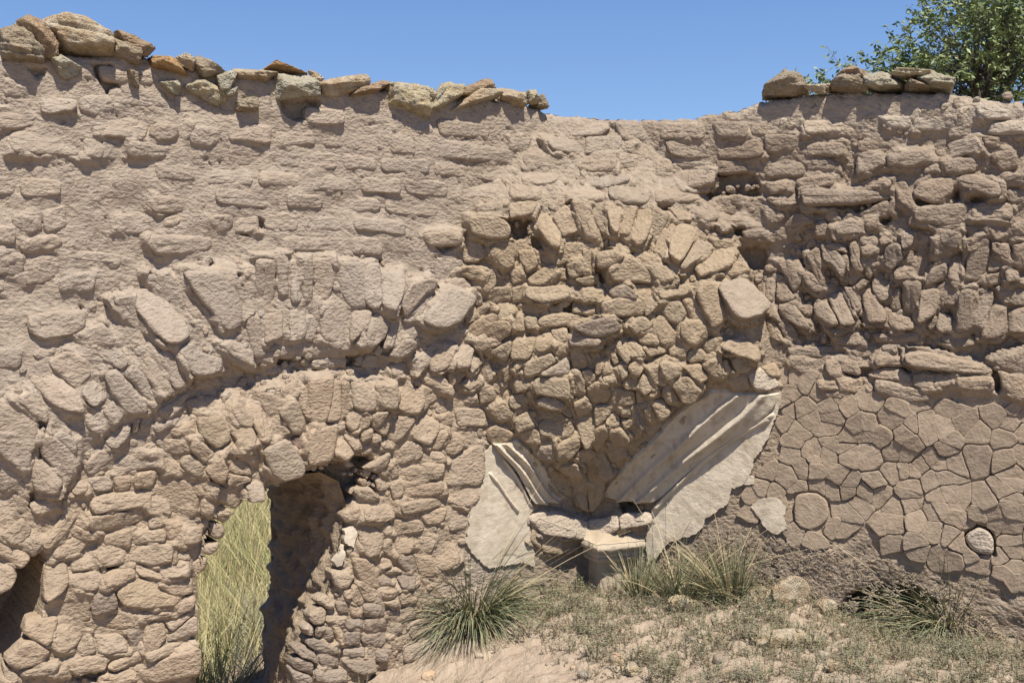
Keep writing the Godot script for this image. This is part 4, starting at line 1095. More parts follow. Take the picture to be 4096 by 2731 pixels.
func build_core() -> void:
	var nx := int(round((S1 - S0) / STEP)) + 1
	var ny := int(round((Y1 - Y0) / STEP)) + 1
	var h := PackedFloat32Array()
	h.resize(nx * ny)
	var door := outline(DOOR_FRONT)
	var cut := PackedByteArray()
	cut.resize(nx * ny)
	for j in ny:
		var y := Y0 + j * STEP
		for i in nx:
			var s := S0 + i * STEP
			var r := sample(rough, s, y)
			var flakes := mid.get_noise_2d(s * 1.0, y * 2.6)
			var v := -sample(recess, s, y) + r * (1.0 * big.get_noise_2d(s, y) + 0.9 * flakes + 0.38 * fine.get_noise_2d(s, y * 1.5))
			var crack := absf(ridged.get_noise_2d(s, y * 2.4))
			if crack < 0.035 and big.get_noise_2d(s * 1.3 + 11, y * 2.0) > 0.05:
				v -= (0.035 - crack) * 0.45
			h[j * nx + i] = v
	# mud washed into the joints and up against the bricks
	for f in fillets:
		var p: PackedVector2Array = f[0]
		var c: Vector2 = f[1]
		var tilt: Vector2 = f[3]
		var box := Rect2(p[0], Vector2.ZERO)
		for q in p:
			box = box.expand(q)
		box = box.grow(0.028)
		for j in range(maxi(0, int((box.position.y - Y0) / STEP)), mini(ny, int((box.end.y - Y0) / STEP) + 2)):
			for i in range(maxi(0, int((box.position.x - S0) / STEP)), mini(nx, int((box.end.x - S0) / STEP) + 2)):
				var q := Vector2(S0 + i * STEP, Y0 + j * STEP)
				var away := 0.0 if Geometry2D.is_point_in_polygon(q, p) else edge_distance(q, p)
				if away > 0.028:
					continue
				var gap: float = 0.006 + f[4] * 0.030 * clampf(0.42 + 1.5 * big.get_noise_2d(q.x * 1.6 + 31, q.y * 1.6), 0, 1)
				var level: float = f[2] + tilt.dot(q - c) - gap - away * (0.45 if away < 0.015 else 0.9) + 0.004 * mid.get_noise_2d(q.x, q.y)
				h[j * nx + i] = maxf(h[j * nx + i], minf(level, h[j * nx + i] + 0.06))
	# cavities
	for c in CAVITIES:
		var p := outline(c, 2)
		var box := Rect2(p[0], Vector2.ZERO)
		for q in p:
			box = box.expand(q)
		for j in range(maxi(0, int((box.position.y - Y0) / STEP)), mini(ny, int((box.end.y - Y0) / STEP) + 2)):
			for i in range(maxi(0, int((box.position.x - S0) / STEP)), mini(nx, int((box.end.x - S0) / STEP) + 2)):
				var q := Vector2(S0 + i * STEP, Y0 + j * STEP)
				q += Vector2(mid.get_noise_2d(q.x, q.y), mid.get_noise_2d(q.x + 9, q.y)) * 0.012
				if Geometry2D.is_point_in_polygon(q, p):
					h[j * nx + i] -= c[0] * 0.001 * smoothstep(0, 1, clampf(edge_distance(q, p) / (c[1] * 0.001), 0, 1))
	# doorway
	var dbox := Rect2(door[0], Vector2.ZERO)
	for q in door:
		dbox = dbox.expand(q)
	dbox = dbox.grow(0.12)
	for j in ny:
		var y := Y0 + j * STEP
		if y > dbox.end.y:
			break
		for i in nx:
			var s := S0 + i * STEP
			if s < dbox.position.x or s > dbox.end.x:
				continue
			var q := Vector2(s, y)
			if Geometry2D.is_point_in_polygon(q, door):
				cut[j * nx + i] = 1
			else:
				var d := edge_distance(q, door)
				if d < 0.1:
					h[j * nx + i] -= (0.07 if s > -1.95 else 0.03) * (1 - d / 0.1) ** 2
	var v := PackedVector3Array()
	v.resize(nx * ny)
	var col := PackedColorArray()
	col.resize(nx * ny)
	var tops := PackedFloat32Array()
	for i in nx:
		var s := S0 + i * STEP
		tops.append(top_at(s) + 0.012 * big.get_noise_2d(s * 2, 0) + 0.01 * mid.get_noise_2d(s, 0))
	for j in ny:
		var y := Y0 + j * STEP
		for i in nx:
			var s := S0 + i * STEP
			var yy := minf(y, tops[i])
			var up := tops[i] - yy
			var d := h[j * nx + i]
			if up < 0.05:
				d -= 0.035 * (1 - sqrt(maxf(0, 1 - (1 - up / 0.05) ** 2)))
			var p := wall_pos(s, yy)
			var n := left_normal if s < -0.9 else (right_normal if s > 1.25 else corner_normal)
			if s >= -0.9 and s <= -0.6:
				n = left_normal.lerp(corner_normal, (s + 0.9) / 0.3).normalized()
			elif s >= 0.95 and s <= 1.25:
				n = corner_normal.lerp(right_normal, (s - 0.95) / 0.3).normalized()
			v[j * nx + i] = p + n * d + Vector3(0, 0.006 * mid.get_noise_2d(s + 30, y), 0)
			var c: Color = tint[cell(s + 0.04 * mid.get_noise_2d(s, y), yy + 0.04 * mid.get_noise_2d(s + 5, y))]
			var patch := big.get_noise_2d(s * 1.7 + 20, y * 1.7)
			c = c.lerp(TONES[7], clampf(patch * 0.7 - 0.05, 0, 0.4)).lerp(TONES[3], clampf(-patch * 0.6 - 0.12, 0, 0.35))
			col[j * nx + i] = c * (1.0 + 0.08 * mid.get_noise_2d(s, y + 40))
	var idx := PackedInt32Array()
	for j in ny - 1:
		var y := Y0 + j * STEP
		for i in nx - 1:
			if y > tops[i] and y > tops[i + 1]:
				continue
			var a := j * nx + i
			if cut[a] + cut[a + 1] + cut[a + nx] + cut[a + nx + 1] > 2:
				continue
			idx.append_array([a, a + nx, a + 1, a + 1, a + nx, a + nx + 1])
	# top and back of the wall
	var base := v.size()
	var backs := [0.03, 0.09, 0.18, 0.34, 0.55, 0.80, 0.92, 0.92]
	for k in backs.size():
		for i in nx:
			var s := S0 + i * STEP
			var n := left_normal if s < -0.35 else (right_normal if s > 0.35 else left_normal.lerp(right_normal, (s + 0.35) / 0.7).normalized())
			var y := tops[i] + 0.015 * sin(PI * backs[k] / 0.9) + 0.02 * mid.get_noise_2d(s, backs[k] + 60)
			if k == 6:
				y = tops[i] - 0.15
			if k == 7:
				y = 1.0
			var p := wall_pos(s, tops[i])
			v.append(Vector3(p.x, y, p.z) - n * (backs[k] + 0.035))
			col.append(TONES[0] if s < 0.9 else TONES[7])
	for k in backs.size():
		for i in nx - 1:
			var a := base + k * nx + i
			if k < backs.size() - 1:
				idx.append_array([a, a + nx, a + 1, a + 1, a + nx, a + nx + 1])
	for i in nx - 1:
		var a := (ny - 1) * nx + i
		var b := base + i
		idx.append_array([a, b, a + 1, a + 1, b, b + 1])
	put(wall, "mud_core", array_mesh(v, idx, col), M.mud)
	build_back(outline(DOOR_BACK))
	build_reveal(door, outline(DOOR_BACK))

func build_back(hole: PackedVector2Array) -> void:
	var v := PackedVector3Array()
	var col := PackedColorArray()
	var idx := PackedInt32Array()
	var d := 0.05
	var nx := int(4.3 / d) + 1
	var ny := int(3.6 / d) + 1
	for side in 2:
		var start := v.size()
		for j in ny:
			for i in nx:
				var s := i * d
				var y := -1.8 + j * d * 0.78
				var p := CORNER + (left_dir if side == 0 else right_dir) * (s - 0.25) - (left_normal if side == 0 else right_normal) * (0.91 + 0.02 * big.get_noise_2d(s * 3, y * 3))
				p.y = y
				v.append(p)
				col.append(TONES[0])
		for j in ny - 1:
			for i in nx - 1:
				if side == 0 and Geometry2D.is_point_in_polygon(Vector2(-((i + 0.5) * d - 0.25), -1.8 + (j + 0.5) * d * 0.78), hole):
					continue
				var a := start + j * nx + i
				idx.append_array([a, a + nx, a + 1, a + 1, a + nx, a + nx + 1])
	put(wall, "rear_face", array_mesh(v, idx, col), M.mud)

func build_reveal(front: PackedVector2Array, back: PackedVector2Array) -> void:
	var v := PackedVector3Array()
	var col := PackedColorArray()
	var idx := PackedInt32Array()
	var along := 14
	var deep := 34
	var n := front.size()
	var rows := (n - 1) * along + 1
	for r in rows:
		var k := mini(r / along, n - 2)
		var t := (r - k * along) / float(along)
		var f := front[k].lerp(front[k + 1], t)
		var b := back[k].lerp(back[k + 1], t)
		for q in deep + 1:
			var w := q / float(deep)
			var m := f.lerp(b, w)
			var p := CORNER - left_dir * m.x - left_normal * lerpf(0.035, 0.92, w)
			p.y = m.y
			var bump := 0.05 * noise(big, p * 1.6) + 0.035 * noise(mid, p * 0.5) + 0.008 * noise(mid, p * 1.8)
			var out := Vector3(0, 1, 0) if k > 5 and k < 9 else (left_dir * (1.0 if k < 6 else -1.0))
			v.append(p + out * bump * smoothstep(0.0, 0.15, w) + left_normal * 0.01 * noise(mid, p))
			col.append(TONES[2] * (0.95 + 0.1 * noise(mid, p)))
	for r in rows - 1:
		for q in deep:
			var a := r * (deep + 1) + q
			idx.append_array([a, a + deep + 1, a + 1, a + 1, a + deep + 1, a + deep + 2])
	put(wall, "doorway_reveal", array_mesh(v, idx, col), M.mud)

# ---------------------------------------------------------------- one worn brick, lump or plaster piece
func rounded(p: PackedVector2Array, corner: float, count: int) -> PackedVector2Array:
	# corners rounded off by a fixed length, then evenly spaced points
	var q := PackedVector2Array()
	for i in p.size():
		var a := p[(i + p.size() - 1) % p.size()]
		var b := p[i]
		var c := p[(i + 1) % p.size()]
		var ra := minf(corner, a.distance_to(b) * 0.42)
		var rc := minf(corner, c.distance_to(b) * 0.42)
		var s := b.move_toward(a, ra)
		var e := b.move_toward(c, rc)
		q.append(s)
		q.append((s + e) * 0.25 + b * 0.5)
		q.append(e)
	p = q
	var total := 0.0
	for i in p.size():
		total += p[i].distance_to(p[(i + 1) % p.size()])
	var out := PackedVector2Array()
	var step := total / count
	var walked := 0.0
	var next := 0.0
	for i in p.size():
		var a := p[i]
		var b := p[(i + 1) % p.size()]
		var l := a.distance_to(b)
		while next <= walked + l - 1e-7 and out.size() < count:
			out.append(a.lerp(b, (next - walked) / maxf(l, 1e-6)))
			next += step
		walked += l
	while out.size() < count:
		out.append(p[0])
	return out

func piece(v: PackedVector3Array, idx: PackedInt32Array, col: PackedColorArray, frame: Transform3D, poly: PackedVector2Array, proud: float, back: float, round_: float, worn: float, color: Color, tilt: Vector2, count := 26, corner := 0.02) -> void:
	# poly is in the frame's own metres round its origin
	var o := rounded(poly, corner, count)
	var area := 0.0
	var c := Vector2.ZERO
	for i in o.size():
		c += o[i]
		area += o[i].cross(o[(i + 1) % o.size()])
	c /= o.size()
	if area < 0:
		o.reverse()
	var xx := 0.0
	var xy := 0.0
	var yy := 0.0
	for q in o:
		var d := q - c
		xx += d.x * d.x
		xy += d.x * d.y
		yy += d.y * d.y
	var angle := 0.5 * atan2(2 * xy, xx - yy)
	var axis := Vector2(cos(angle), sin(angle))
	var across := Vector2(-axis.y, axis.x)
	var long := 0.0
	var wide := 0.0
	for q in o:
		long = maxf(long, absf((q - c).dot(axis)))
		wide = maxf(wide, absf((q - c).dot(across)))
	var spine := maxf(0, long - wide)
	var start := v.size()
	var ts := [0.15, 0.45, 0.68, 0.83, 0.93, 0.985, 1.0, 1.01]
	var rad := minf(round_, wide * 0.8)
	var inset := clampf(1.0 - 1.25 * rad / maxf(wide, 0.001), 0.2, 0.9)
	for k in ts.size():
		var t: float = ts[k]
		for i in count:
			var q := o[i]
			var core := c + axis * clampf((q - c).dot(axis), -spine, spine)
			var w := core.lerp(q, t)
			var u := clampf((t - inset) / (1.0 - inset), 0, 1)
			var z := proud - rad * (1 - sqrt(maxf(0, 1 - u * u)))
			if k == ts.size() - 1:
				z = -back
			z += tilt.dot(w - c)
			var p := frame * Vector3(w.x, w.y, z)
			var a := noise(mid, p)
			var b := noise(fine, p)
			var g := noise(big, p * 2.0)
			p += frame.basis.z * (worn * (0.9 * a + 0.45 * b + 0.8 * g)) + frame.basis.x * worn * 0.8 * noise(mid, p + Vector3(7, 0, 0)) * t + frame.basis.y * worn * 0.8 * noise(mid, p + Vector3(0, 7, 0)) * t
			v.append(p)
			col.append(color * (1.0 + 0.09 * a))
	v.append(frame * Vector3(c.x, c.y, proud) + frame.basis.z * worn * 0.9 * noise(mid, frame * Vector3(c.x, c.y, proud)))
	col.append(color)
	var centre := v.size() - 1
	for i in count:
		var n := (i + 1) % count
		idx.append_array([centre, start + n, start + i])
		for k in ts.size() - 1:
			var a := start + k * count
			var b := a + count
			idx.append_array([a + i, a + n, b + i, b + i, a + n, b + n])

func on_wall(poly: PackedVector2Array) -> Array:
	# frame at the middle of an outline given as (s, y), and the outline in that frame's metres
	var c := Vector2.ZERO
	for q in poly:
		c += q
	c /= poly.size()
	var f := wall_frame(c.x, c.y)
	var out := PackedVector2Array()
	for q in poly:
		var l := f.affine_inverse() * wall_pos(q.x, q.y)
		out.append(Vector2(l.x, l.y))
	return [f, out, c]

func single(parent: Node, called: String, mat: Material, poly: PackedVector2Array, proud: float, back: float, round_: float, worn: float, color: Color, tilt: Vector2, count := 26, corner := 0.02) -> MeshInstance3D:
	var w := on_wall(poly)
	var v := PackedVector3Array()
	var idx := PackedInt32Array()
	var col := PackedColorArray()
	piece(v, idx, col, w[0], w[1], proud, back, round_, worn, color, tilt, count, corner)
	return put(parent, called, array_mesh(v, idx, col), mat)

func blob(r: float, long: float, angle: float, n := 7) -> PackedVector2Array:
	var p := PackedVector2Array()
	for i in n:
		var a := TAU * i / n + rng.randf_range(-0.3, 0.3)
		p.append(Vector2(cos(a) * r * long, sin(a) * r).rotated(angle) * rng.randf_range(0.75, 1.15))
	return p

var keep_out := PackedVector2Array()
var taken: Array[PackedVector2Array] = []
var taken_box: Array[Rect2] = []

func occupy(p: PackedVector2Array) -> void:
	var box := Rect2(p[0], Vector2.ZERO)
	for q in p:
		box = box.expand(q)
	taken.append(p)
	taken_box.append(box)

func is_taken(q: Vector2, margin := 0.0) -> bool:
	for i in taken.size():
		if taken_box[i].grow(margin).has_point(q):
			if Geometry2D.is_point_in_polygon(q, taken[i]) or (margin > 0 and edge_distance(q, taken[i]) < margin):
				return true
	return false

func tone_at(q: Vector2) -> Color:
	return tint[cell(q.x + rng.randf_range(-0.11, 0.11), q.y + rng.randf_range(-0.08, 0.08))]

func vary(c: Color, amount: float) -> Color:
	var g := 1.0 + rng.randf_range(-amount, amount)
	var w := rng.randf_range(-amount, amount) * 0.35
	return Color(c.r * (g + w), c.g * g, c.b * (g - w))

func traced(parent: Node, called: String, data: Array, mat: Material, round_: float, worn: float, bold := 1.0) -> void:
	for d in data:
		var p := outline(d, 2)
		var c := Vector2.ZERO
		for q in p:
			c += q
		c /= p.size()
		var tone: Color = TONES[d[1]] if d[1] > 0 else tone_at(c)
		var sunk := rng.randf_range(0.55, 1.05) if d[0] < 60 else rng.randf_range(0.85, 1.1)
		var proud: float = d[0] * 0.0008 * bold * sunk - set_back(c, rng.randf_range(0.45, 0.85))
		var tilt := Vector2(rng.randf_range(-0.22, 0.22), rng.randf_range(-0.32, 0.16)) * bold
		bed(p, c, proud, tilt, 1.55 if bold > 1.22 else 1.0)
		single(parent, called, mat, p, proud, 0.09, round_ * rng.randf_range(0.8, 1.3), worn, vary(tone, 0.06), tilt)
		occupy(p)

func rubble(parent: Node, called: String, area: PackedVector2Array, n: int, r0: float, r1: float, lift: float) -> MeshInstance3D:
	# small crumbs and lumps of mud between the bricks
	var v := PackedVector3Array()
	var idx := PackedInt32Array()
	var col := PackedColorArray()
	var box := Rect2(area[0], Vector2.ZERO)
	for q in area:
		box = box.expand(q)
	var made := 0
	for t in n * 6:
		if made >= n:
			break
		var q := Vector2(rng.randf_range(box.position.x, box.end.x), rng.randf_range(box.position.y, box.end.y))
		if not Geometry2D.is_point_in_polygon(q, area) or is_taken(q) or Geometry2D.is_point_in_polygon(q, keep_out):
			continue
		made += 1
		var r := rng.randf_range(r0, r1)
		piece(v, idx, col, wall_frame(q.x, q.y), blob(r, rng.randf_range(1.0, 1.7), rng.randf_range(0, PI)), lift - set_back(q, rng.randf_range(0.5, 1.0)) + rng.randf_range(-0.004, 0.008), 0.07, r * 0.5, 0.006, vary(tone_at(q), 0.10), Vector2(rng.randf_range(-0.2, 0.2), rng.randf_range(-0.2, 0.2)), 12, r * 0.3)
	var o := put(parent, called, array_mesh(v, idx, col), M.mud)
	o.set_meta("kind", "stuff")
	return o

# ---------------------------------------------------------------- courses of bricks on the plain parts of the wall
func area_of(groups: Array, grow: float) -> PackedVector2Array:
	var pts := PackedVector2Array()
	for g in groups:
		for d in g:
			for q in outline(d, 2):
				pts.append(q)
	var hull := Geometry2D.convex_hull(pts)
	var out := Geometry2D.offset_polygon(hull, grow)
	return out[0] if out.size() else hull

func course_bricks(parent: Node, s_from: float, s_to: float, y_from: float, y_to: float, proud0: float, proud1: float, worn: float, limit: int, door: PackedVector2Array) -> void:
	var y := y_from
	var made := 0
	while y < y_to:
		var tall := rng.randf_range(0.098, 0.118)
		var s := s_from + rng.randf_range(-0.3, 0.0)
		while s < s_to:
			var long := rng.randf_range(0.24, 0.40)
			if rng.randf() < 0.2:
				long *= 0.55
			var m := Vector2(s + long / 2, y + tall / 2)
			var clear: bool = m.y + tall < top_at(m.x) and rng.randf() > 0.05
			for q in [m, m + Vector2(long * 0.4, 0), m - Vector2(long * 0.4, 0), m + Vector2(0, tall * 0.4), m - Vector2(0, tall * 0.4)]:
				if is_taken(q, 0.012) or Geometry2D.is_point_in_polygon(q, door):
					clear = false
			if clear and made < limit:
				made += 1
				var j := func(): return rng.randf_range(-0.012, 0.012)
				var g := 0.006
				var p := PackedVector2Array([Vector2(s + g + j.call(), y + g + j.call()), Vector2(s + long * 0.5, y + g + j.call() * 0.7), Vector2(s + long - g + j.call(), y + g + j.call()), Vector2(s + long - g + j.call(), y + tall - g + j.call() * 0.7), Vector2(s + long * 0.5, y + tall - g + j.call() * 0.7), Vector2(s + g + j.call(), y + tall - g + j.call() * 0.7)])
				var proud := rng.randf_range(proud0, proud1) - set_back(m, 0.45)
				var tilt := Vector2(rng.randf_range(-0.06, 0.06), rng.randf_range(-0.16, 0.06))
				bed(p, m, proud, tilt)
				single(parent, "brick", M.mud, p, proud, 0.06, rng.randf_range(0.010, 0.026), worn, vary(tone_at(m), 0.05), tilt)
			s += long + 0.012
		y += tall + 0.012

func arch_ring(parent: Node, ring: Array, ranks: int, width: float, proud0: float, proud1: float) -> void:
	# bricks on edge, fanned between the inner and the outer line of an arch, wherever no traced brick stands
	var outer := outline(ring[0])
	var inner := outline(ring[1])
	for rank in ranks:
		var lo := rank / float(ranks)
		var hi := (rank + 1) / float(ranks)
		var carry := 0.0
		for k in outer.size() - 1:
			var a := inner[k].lerp(outer[k], (lo + hi) / 2)
			var b := inner[k + 1].lerp(outer[k + 1], (lo + hi) / 2)
			var long := a.distance_to(b)
			var at := carry
			while at < long:
				var w := width * rng.randf_range(0.85, 1.15)
				var t0 := at / long
				var t1 := (at + w * 0.94) / long
				var i0 := inner[k].lerp(inner[k + 1], t0)
				var o0 := outer[k].lerp(outer[k + 1], t0)
				var i1 := inner[k].lerp(inner[k + 1], t1)
				var o1 := outer[k].lerp(outer[k + 1], t1)
				var l0 := lo + rng.randf_range(0.0, 0.06)
				var h0 := hi - rng.randf_range(0.02, 0.09)
				var p := PackedVector2Array([i0.lerp(o0, l0), i1.lerp(o1, l0 + rng.randf_range(-0.03, 0.03)), i1.lerp(o1, h0), i0.lerp(o0, h0 + rng.randf_range(-0.03, 0.03))])
				var c := (p[0] + p[1] + p[2] + p[3]) / 4.0
				var clear := not is_taken(c) and not Geometry2D.is_point_in_polygon(c, keep_out)
				for q in p:
					if is_taken(c.lerp(q, 0.6)):
						clear = false
				if clear:
					var proud := rng.randf_range(proud0, proud1) - set_back(c, 0.5)
					var tilt := Vector2(rng.randf_range(-0.15, 0.15), rng.randf_range(-0.15, 0.12))
					bed(p, c, proud, tilt, 1.4)
					single(parent, "arch_brick", M.mud, p, proud, 0.07, 0.02, 0.007, vary(tone_at(c), 0.05), tilt)
					occupy(p)
				at += w
			carry = at - long

func build_masonry() -> void:
	var door := outline(DOOR_FRONT)
	keep_out = Geometry2D.offset_polygon(door, 0.03)[0]
	var upper := Node3D.new()
	upper.name = "upper_brickwork"
	wall.add_child(upper)
	var lower := Node3D.new()
	lower.name = "lower_brickwork"
	wall.add_child(lower)
	var low := []
	var high := []
	for d in BRICKS:
		(low if d[3] < 1150 and d[2] < 0 else high).append(d)
	var parts := [["wall_arch", WALL_ARCH, 0.020, 0.009, 150, 0.012, 0.030], ["doorway_arch", DOORWAY_ARCH, 0.020, 0.008, 110, 0.012, 0.026], ["corner_arch", CORNER_ARCH, 0.020, 0.009, 60, 0.014, 0.03], ["vault_springer", VAULT, 0.018, 0.009, 260, 0.012, 0.035], ["relieving_arch", RELIEVING, 0.018, 0.010, 160, 0.014, 0.034]]
	for d in low + high:
		occupy(outline(d, 2))
	for a in parts:
		for d in a[1]:
			occupy(outline(d, 2))
	var rings := {}
	for a in parts:
		if a[0] in ["wall_arch", "doorway_arch", "relieving_arch"]:
			var holder := Node3D.new()
			holder.name = "x"
			rings[a[0]] = holder
			arch_ring(holder, {"wall_arch": WALL_RING, "doorway_arch": DOORWAY_RING, "relieving_arch": RELIEVING_RING}[a[0]], 2, 0.085, 0.002, 0.016 if a[0] != "relieving_arch" else 0.035)
	for a in parts:
		var node := Node3D.new()
		node.name = a[0]
		wall.add_child(node)
		rubble(node, "mud_crumbs", area_of([a[1]], 0.03), a[4], a[5], a[6], 0.004)
		traced(node, "arch_brick" if a[0] != "vault_springer" else "rubble_brick", a[1], M.mud, a[2], a[3], {"vault_springer": 1.5, "corner_arch": 1.4, "relieving_arch": 1.4, "doorway_arch": 1.25}.get(a[0], 1.2))
		if rings.has(a[0]):
			for child in rings[a[0]].get_children():
				rings[a[0]].remove_child(child)
				child.name = "arch_brick"
				node.add_child(child, true)
			rings[a[0]].free()
	traced(lower, "brick", low, M.mud, 0.02, 0.009, 1.15)
	traced(upper, "brick", high, M.mud, 0.02, 0.010, 1.1)
	# the left wall above its arch, then the right wall above its arch
	var arch_area := area_of([WALL_ARCH], -0.04)
	occupy(arch_area)
	course_bricks(upper, -3.6, -0.75, 1.15, 3.0, 0.0, 0.007, 0.006, 190, door)
	course_bricks(upper, -0.7, 1.2, 2.42, 3.0, 0.003, 0.018, 0.007, 60, door)
	course_bricks(upper, 0.75, 2.75, 2.2, 3.2, 0.006, 0.026, 0.009, 80, door)
	course_bricks(lower, -3.15, -2.47, -0.6, 1.0, 0.004, 0.02, 0.006, 60, keep_out)
	course_bricks(lower, -1.62, -0.85, -0.5, 1.2, 0.004, 0.02, 0.006, 60, keep_out)
	# stray crumbs of the lower masonry
	rubble(lower, "mud_crumbs", outline([-3120, -500, -900, -500, -750, 900, -900, 1300, -2300, 900, -3150, 900]), 220, 0.010, 0.026, 0.002)
	rubble(upper, "mud_crumbs", outline([600, 2150, 2700, 2150, 2700, 3000, 900, 2900, -900, 2850, -900, 2400]), 220, 0.010, 0.028, 0.0)
	for d in JAMB:
		var p := outline(d)
		var c := Vector2.ZERO
		for q in p:
			c += q
		c /= p.size()
		var f := Transform3D(Basis(-left_dir, Vector3.UP, left_normal), CORNER - left_dir * c.x - left_normal * 0.03 + Vector3(0, c.y, 0))
		var l := PackedVector2Array()
		for q in p:
			l.append(q - c)
		var v := PackedVector3Array()
		var idx := PackedInt32Array()
		var col := PackedColorArray()
		piece(v, idx, col, f, l, 0.02, 0.5, 0.025, 0.006, vary(TONES[2], 0.06), Vector2.ZERO)
		put(wall, "jamb_brick", array_mesh(v, idx, col), M.mud)

# ---------------------------------------------------------------- the dried mud plaster, cracked into plates
func build_panel() -> void:
	var area := outline(PANEL)
	var box := Rect2(area[0], Vector2.ZERO)
	for q in area:
		box = box.expand(q)
	var special: Array[PackedVector2Array] = []
	for d in PANEL_SPECIAL:
		special.append(outline(d, 2))
	var node := Node3D.new()
	node.name = "cracked_plaster"
	wall.add_child(node)
	var pts := PackedVector2Array()
	var coarse := PackedVector2Array()
	var d := 0.098
	var row := 0
	var y := box.position.y - 0.1
	while y < box.end.y + 0.1:
		var s := box.position.x - 0.1 + (d / 2 if row % 2 else 0.0)
		while s < box.end.x + 0.1:
			pts.append(Vector2(s, y) + Vector2(rng.randf_range(-0.5, 0.5), rng.randf_range(-0.5, 0.5)) * d)
			if rng.randf() < 0.13:
				pts.remove_at(pts.size() - 1)
			elif rng.randf() < 0.24:
				coarse.append(pts[-1])
			s += d
		y += d * 0.84
		row += 1
	var owner_ := PackedInt32Array()
	for p in pts:
		var best := 0
		for k in coarse.size():
			if p.distance_squared_to(coarse[k]) < p.distance_squared_to(coarse[best]):
				best = k
		owner_.append(best)
	for i in pts.size():
		var p := pts[i]
		if not Geometry2D.is_point_in_polygon(p, area):
			continue
		var hidden := false
		for q in special:
			if Geometry2D.is_point_in_polygon(p, q):
				hidden = true
		if hidden or p.x > 2.72:
			continue
		var poly := PackedVector2Array([p + Vector2(-0.2, -0.2), p + Vector2(0.2, -0.2), p + Vector2(0.2, 0.2), p + Vector2(-0.2, 0.2)])
		for j in pts.size():
			if j == i or p.distance_squared_to(pts[j]) > 0.09:
				continue
			var dir := (pts[j] - p).normalized()
			var gap := rng.randf_range(-0.0007, 0.0058) if owner_[i] != owner_[j] else rng.randf_range(-0.005, 0.0003)
			poly = clip(poly, dir, dir.dot((p + pts[j]) / 2) - gap)
		for q in special:
			if poly.size() > 2:
				var grown := Geometry2D.offset_polygon(q, 0.012)
				var rest := Geometry2D.clip_polygons(poly, grown[0])
				poly = rest[0] if rest.size() else PackedVector2Array()
		if poly.size() < 3:
			continue
		# wavy edges
		var wavy := PackedVector2Array()
		for k in poly.size():
			var a := poly[k]
			var b := poly[(k + 1) % poly.size()]
			var n := maxi(1, int(a.distance_to(b) / 0.022))
			for m in n:
				var w := a.lerp(b, m / float(n))
				wavy.append(w + 0.007 * Vector2(mid.get_noise_2d(w.x * 1.4, w.y * 1.4), mid.get_noise_2d(w.x * 1.4 + 40, w.y * 1.4)))
		var tone: Color = TONES[2].lerp(TONES[1], 0.3)
		var o := coarse[owner_[i]]
		var lift := 0.002 + 0.006 * big.get_noise_2d(o.x * 2.0, o.y * 2.0) + 0.006 * mid.get_noise_2d(o.x, o.y) + rng.randf_range(-0.0006, 0.0006)
		single(node, "mud_plaster_piece", M.cracked_mud, wavy, lift, 0.02, 0.0035, 0.003, vary(tone, 0.03), Vector2(0.08 * mid.get_noise_2d(o.x + 3, o.y), 0.08 * mid.get_noise_2d(o.x, o.y + 3)), 30, 0.009 if rng.randf() < 0.6 else 0.004)
	var plate := single(node, "mud_plaster_piece", M.cracked_mud, special[0], 0.012, 0.04, 0.006, 0.002, TONES[2] * 1.04, Vector2.ZERO, 30, 0.03)
	plate.set_meta("label", "large smooth rounded plate of mud plaster")
	var pale := single(node, "mud_plaster_piece", M.mud, special[1], 0.016, 0.06, 0.02, 0.007, TONES[7], Vector2(0.1, 0.1), 30, 0.03)
	pale.set_meta("label", "pale lump seated in a dark hollow of the cracked plaster")

func clip(p: PackedVector2Array, n: Vector2, limit: float) -> PackedVector2Array:
	var out := PackedVector2Array()
	for i in p.size():
		var a := p[i]
		var b := p[(i + 1) % p.size()]
		var da := a.dot(n) - limit
		var db := b.dot(n) - limit
		if da <= 0:
			out.append(a)
		if da * db < 0:
			out.append(a.lerp(b, da / (da - db)))
	return out

# ---------------------------------------------------------------- lime plaster left round the vault springer
func knot(y: float, c: int) -> float:
	var k := clampi(int((y - 0.40) / 0.03), 0, KNOTS.size() - 2)
	return lerpf(KNOTS[k][c], KNOTS[k + 1][c], clampf((y - KNOTS[k][0]) / 0.03, 0, 1))

func soffit(called: String, right: bool, y0: float, y1: float, color: Color) -> void:
	# the curved underside of the lost vault, moulded with two rounded steps
	var v := PackedVector3Array()
	var idx := PackedInt32Array()
	var col := PackedColorArray()
	var across := 44
	var rows := 90
	for j in rows + 1:
		var y := lerpf(y0, y1, j / float(rows))
		var e := knot(y, 4) if right else -knot(y, 1)
		var f := knot(y, 6) if right else -knot(y, 3)
		var torn := 0.014 * mid.get_noise_2d(y * 1.5, 3) + 0.006 * fine.get_noise_2d(y, 9)
		for i in across + 1:
			var t := i / float(across)
			var s := lerpf(lerpf(e, f, 0.06) + torn * (1 - t), f, t)
			var fr := wall_frame(s, y, 0.05)
			var step := 0.030 * smoothstep(0.34, 0.37, t) * (1 - 0.5 * smoothstep(0.37, 0.5, t)) + 0.034 * smoothstep(0.66, 0.69, t) * (1 - 0.45 * smoothstep(0.69, 0.85, t)) - 0.02 * sin(PI * clampf(t / 0.34, 0, 1))
			var out := 0.008 + step + 0.003 * mid.get_noise_2d(s, y)
			if i == 0 or j == 0 or j == rows:
				out = -0.03
			v.append(fr.origin + fr.basis.z * out)
			col.append(stained(color, s, y))
	for j in rows:
		for i in across:
			var a := j * (across + 1) + i
			if right:
				idx.append_array([a, a + across + 1, a + 1, a + 1, a + across + 1, a + across + 2])
			else:
				idx.append_array([a, a + 1, a + across + 1, a + 1, a + across + 2, a + across + 1])
	put(wall, called, array_mesh(v, idx, col), M.plaster)

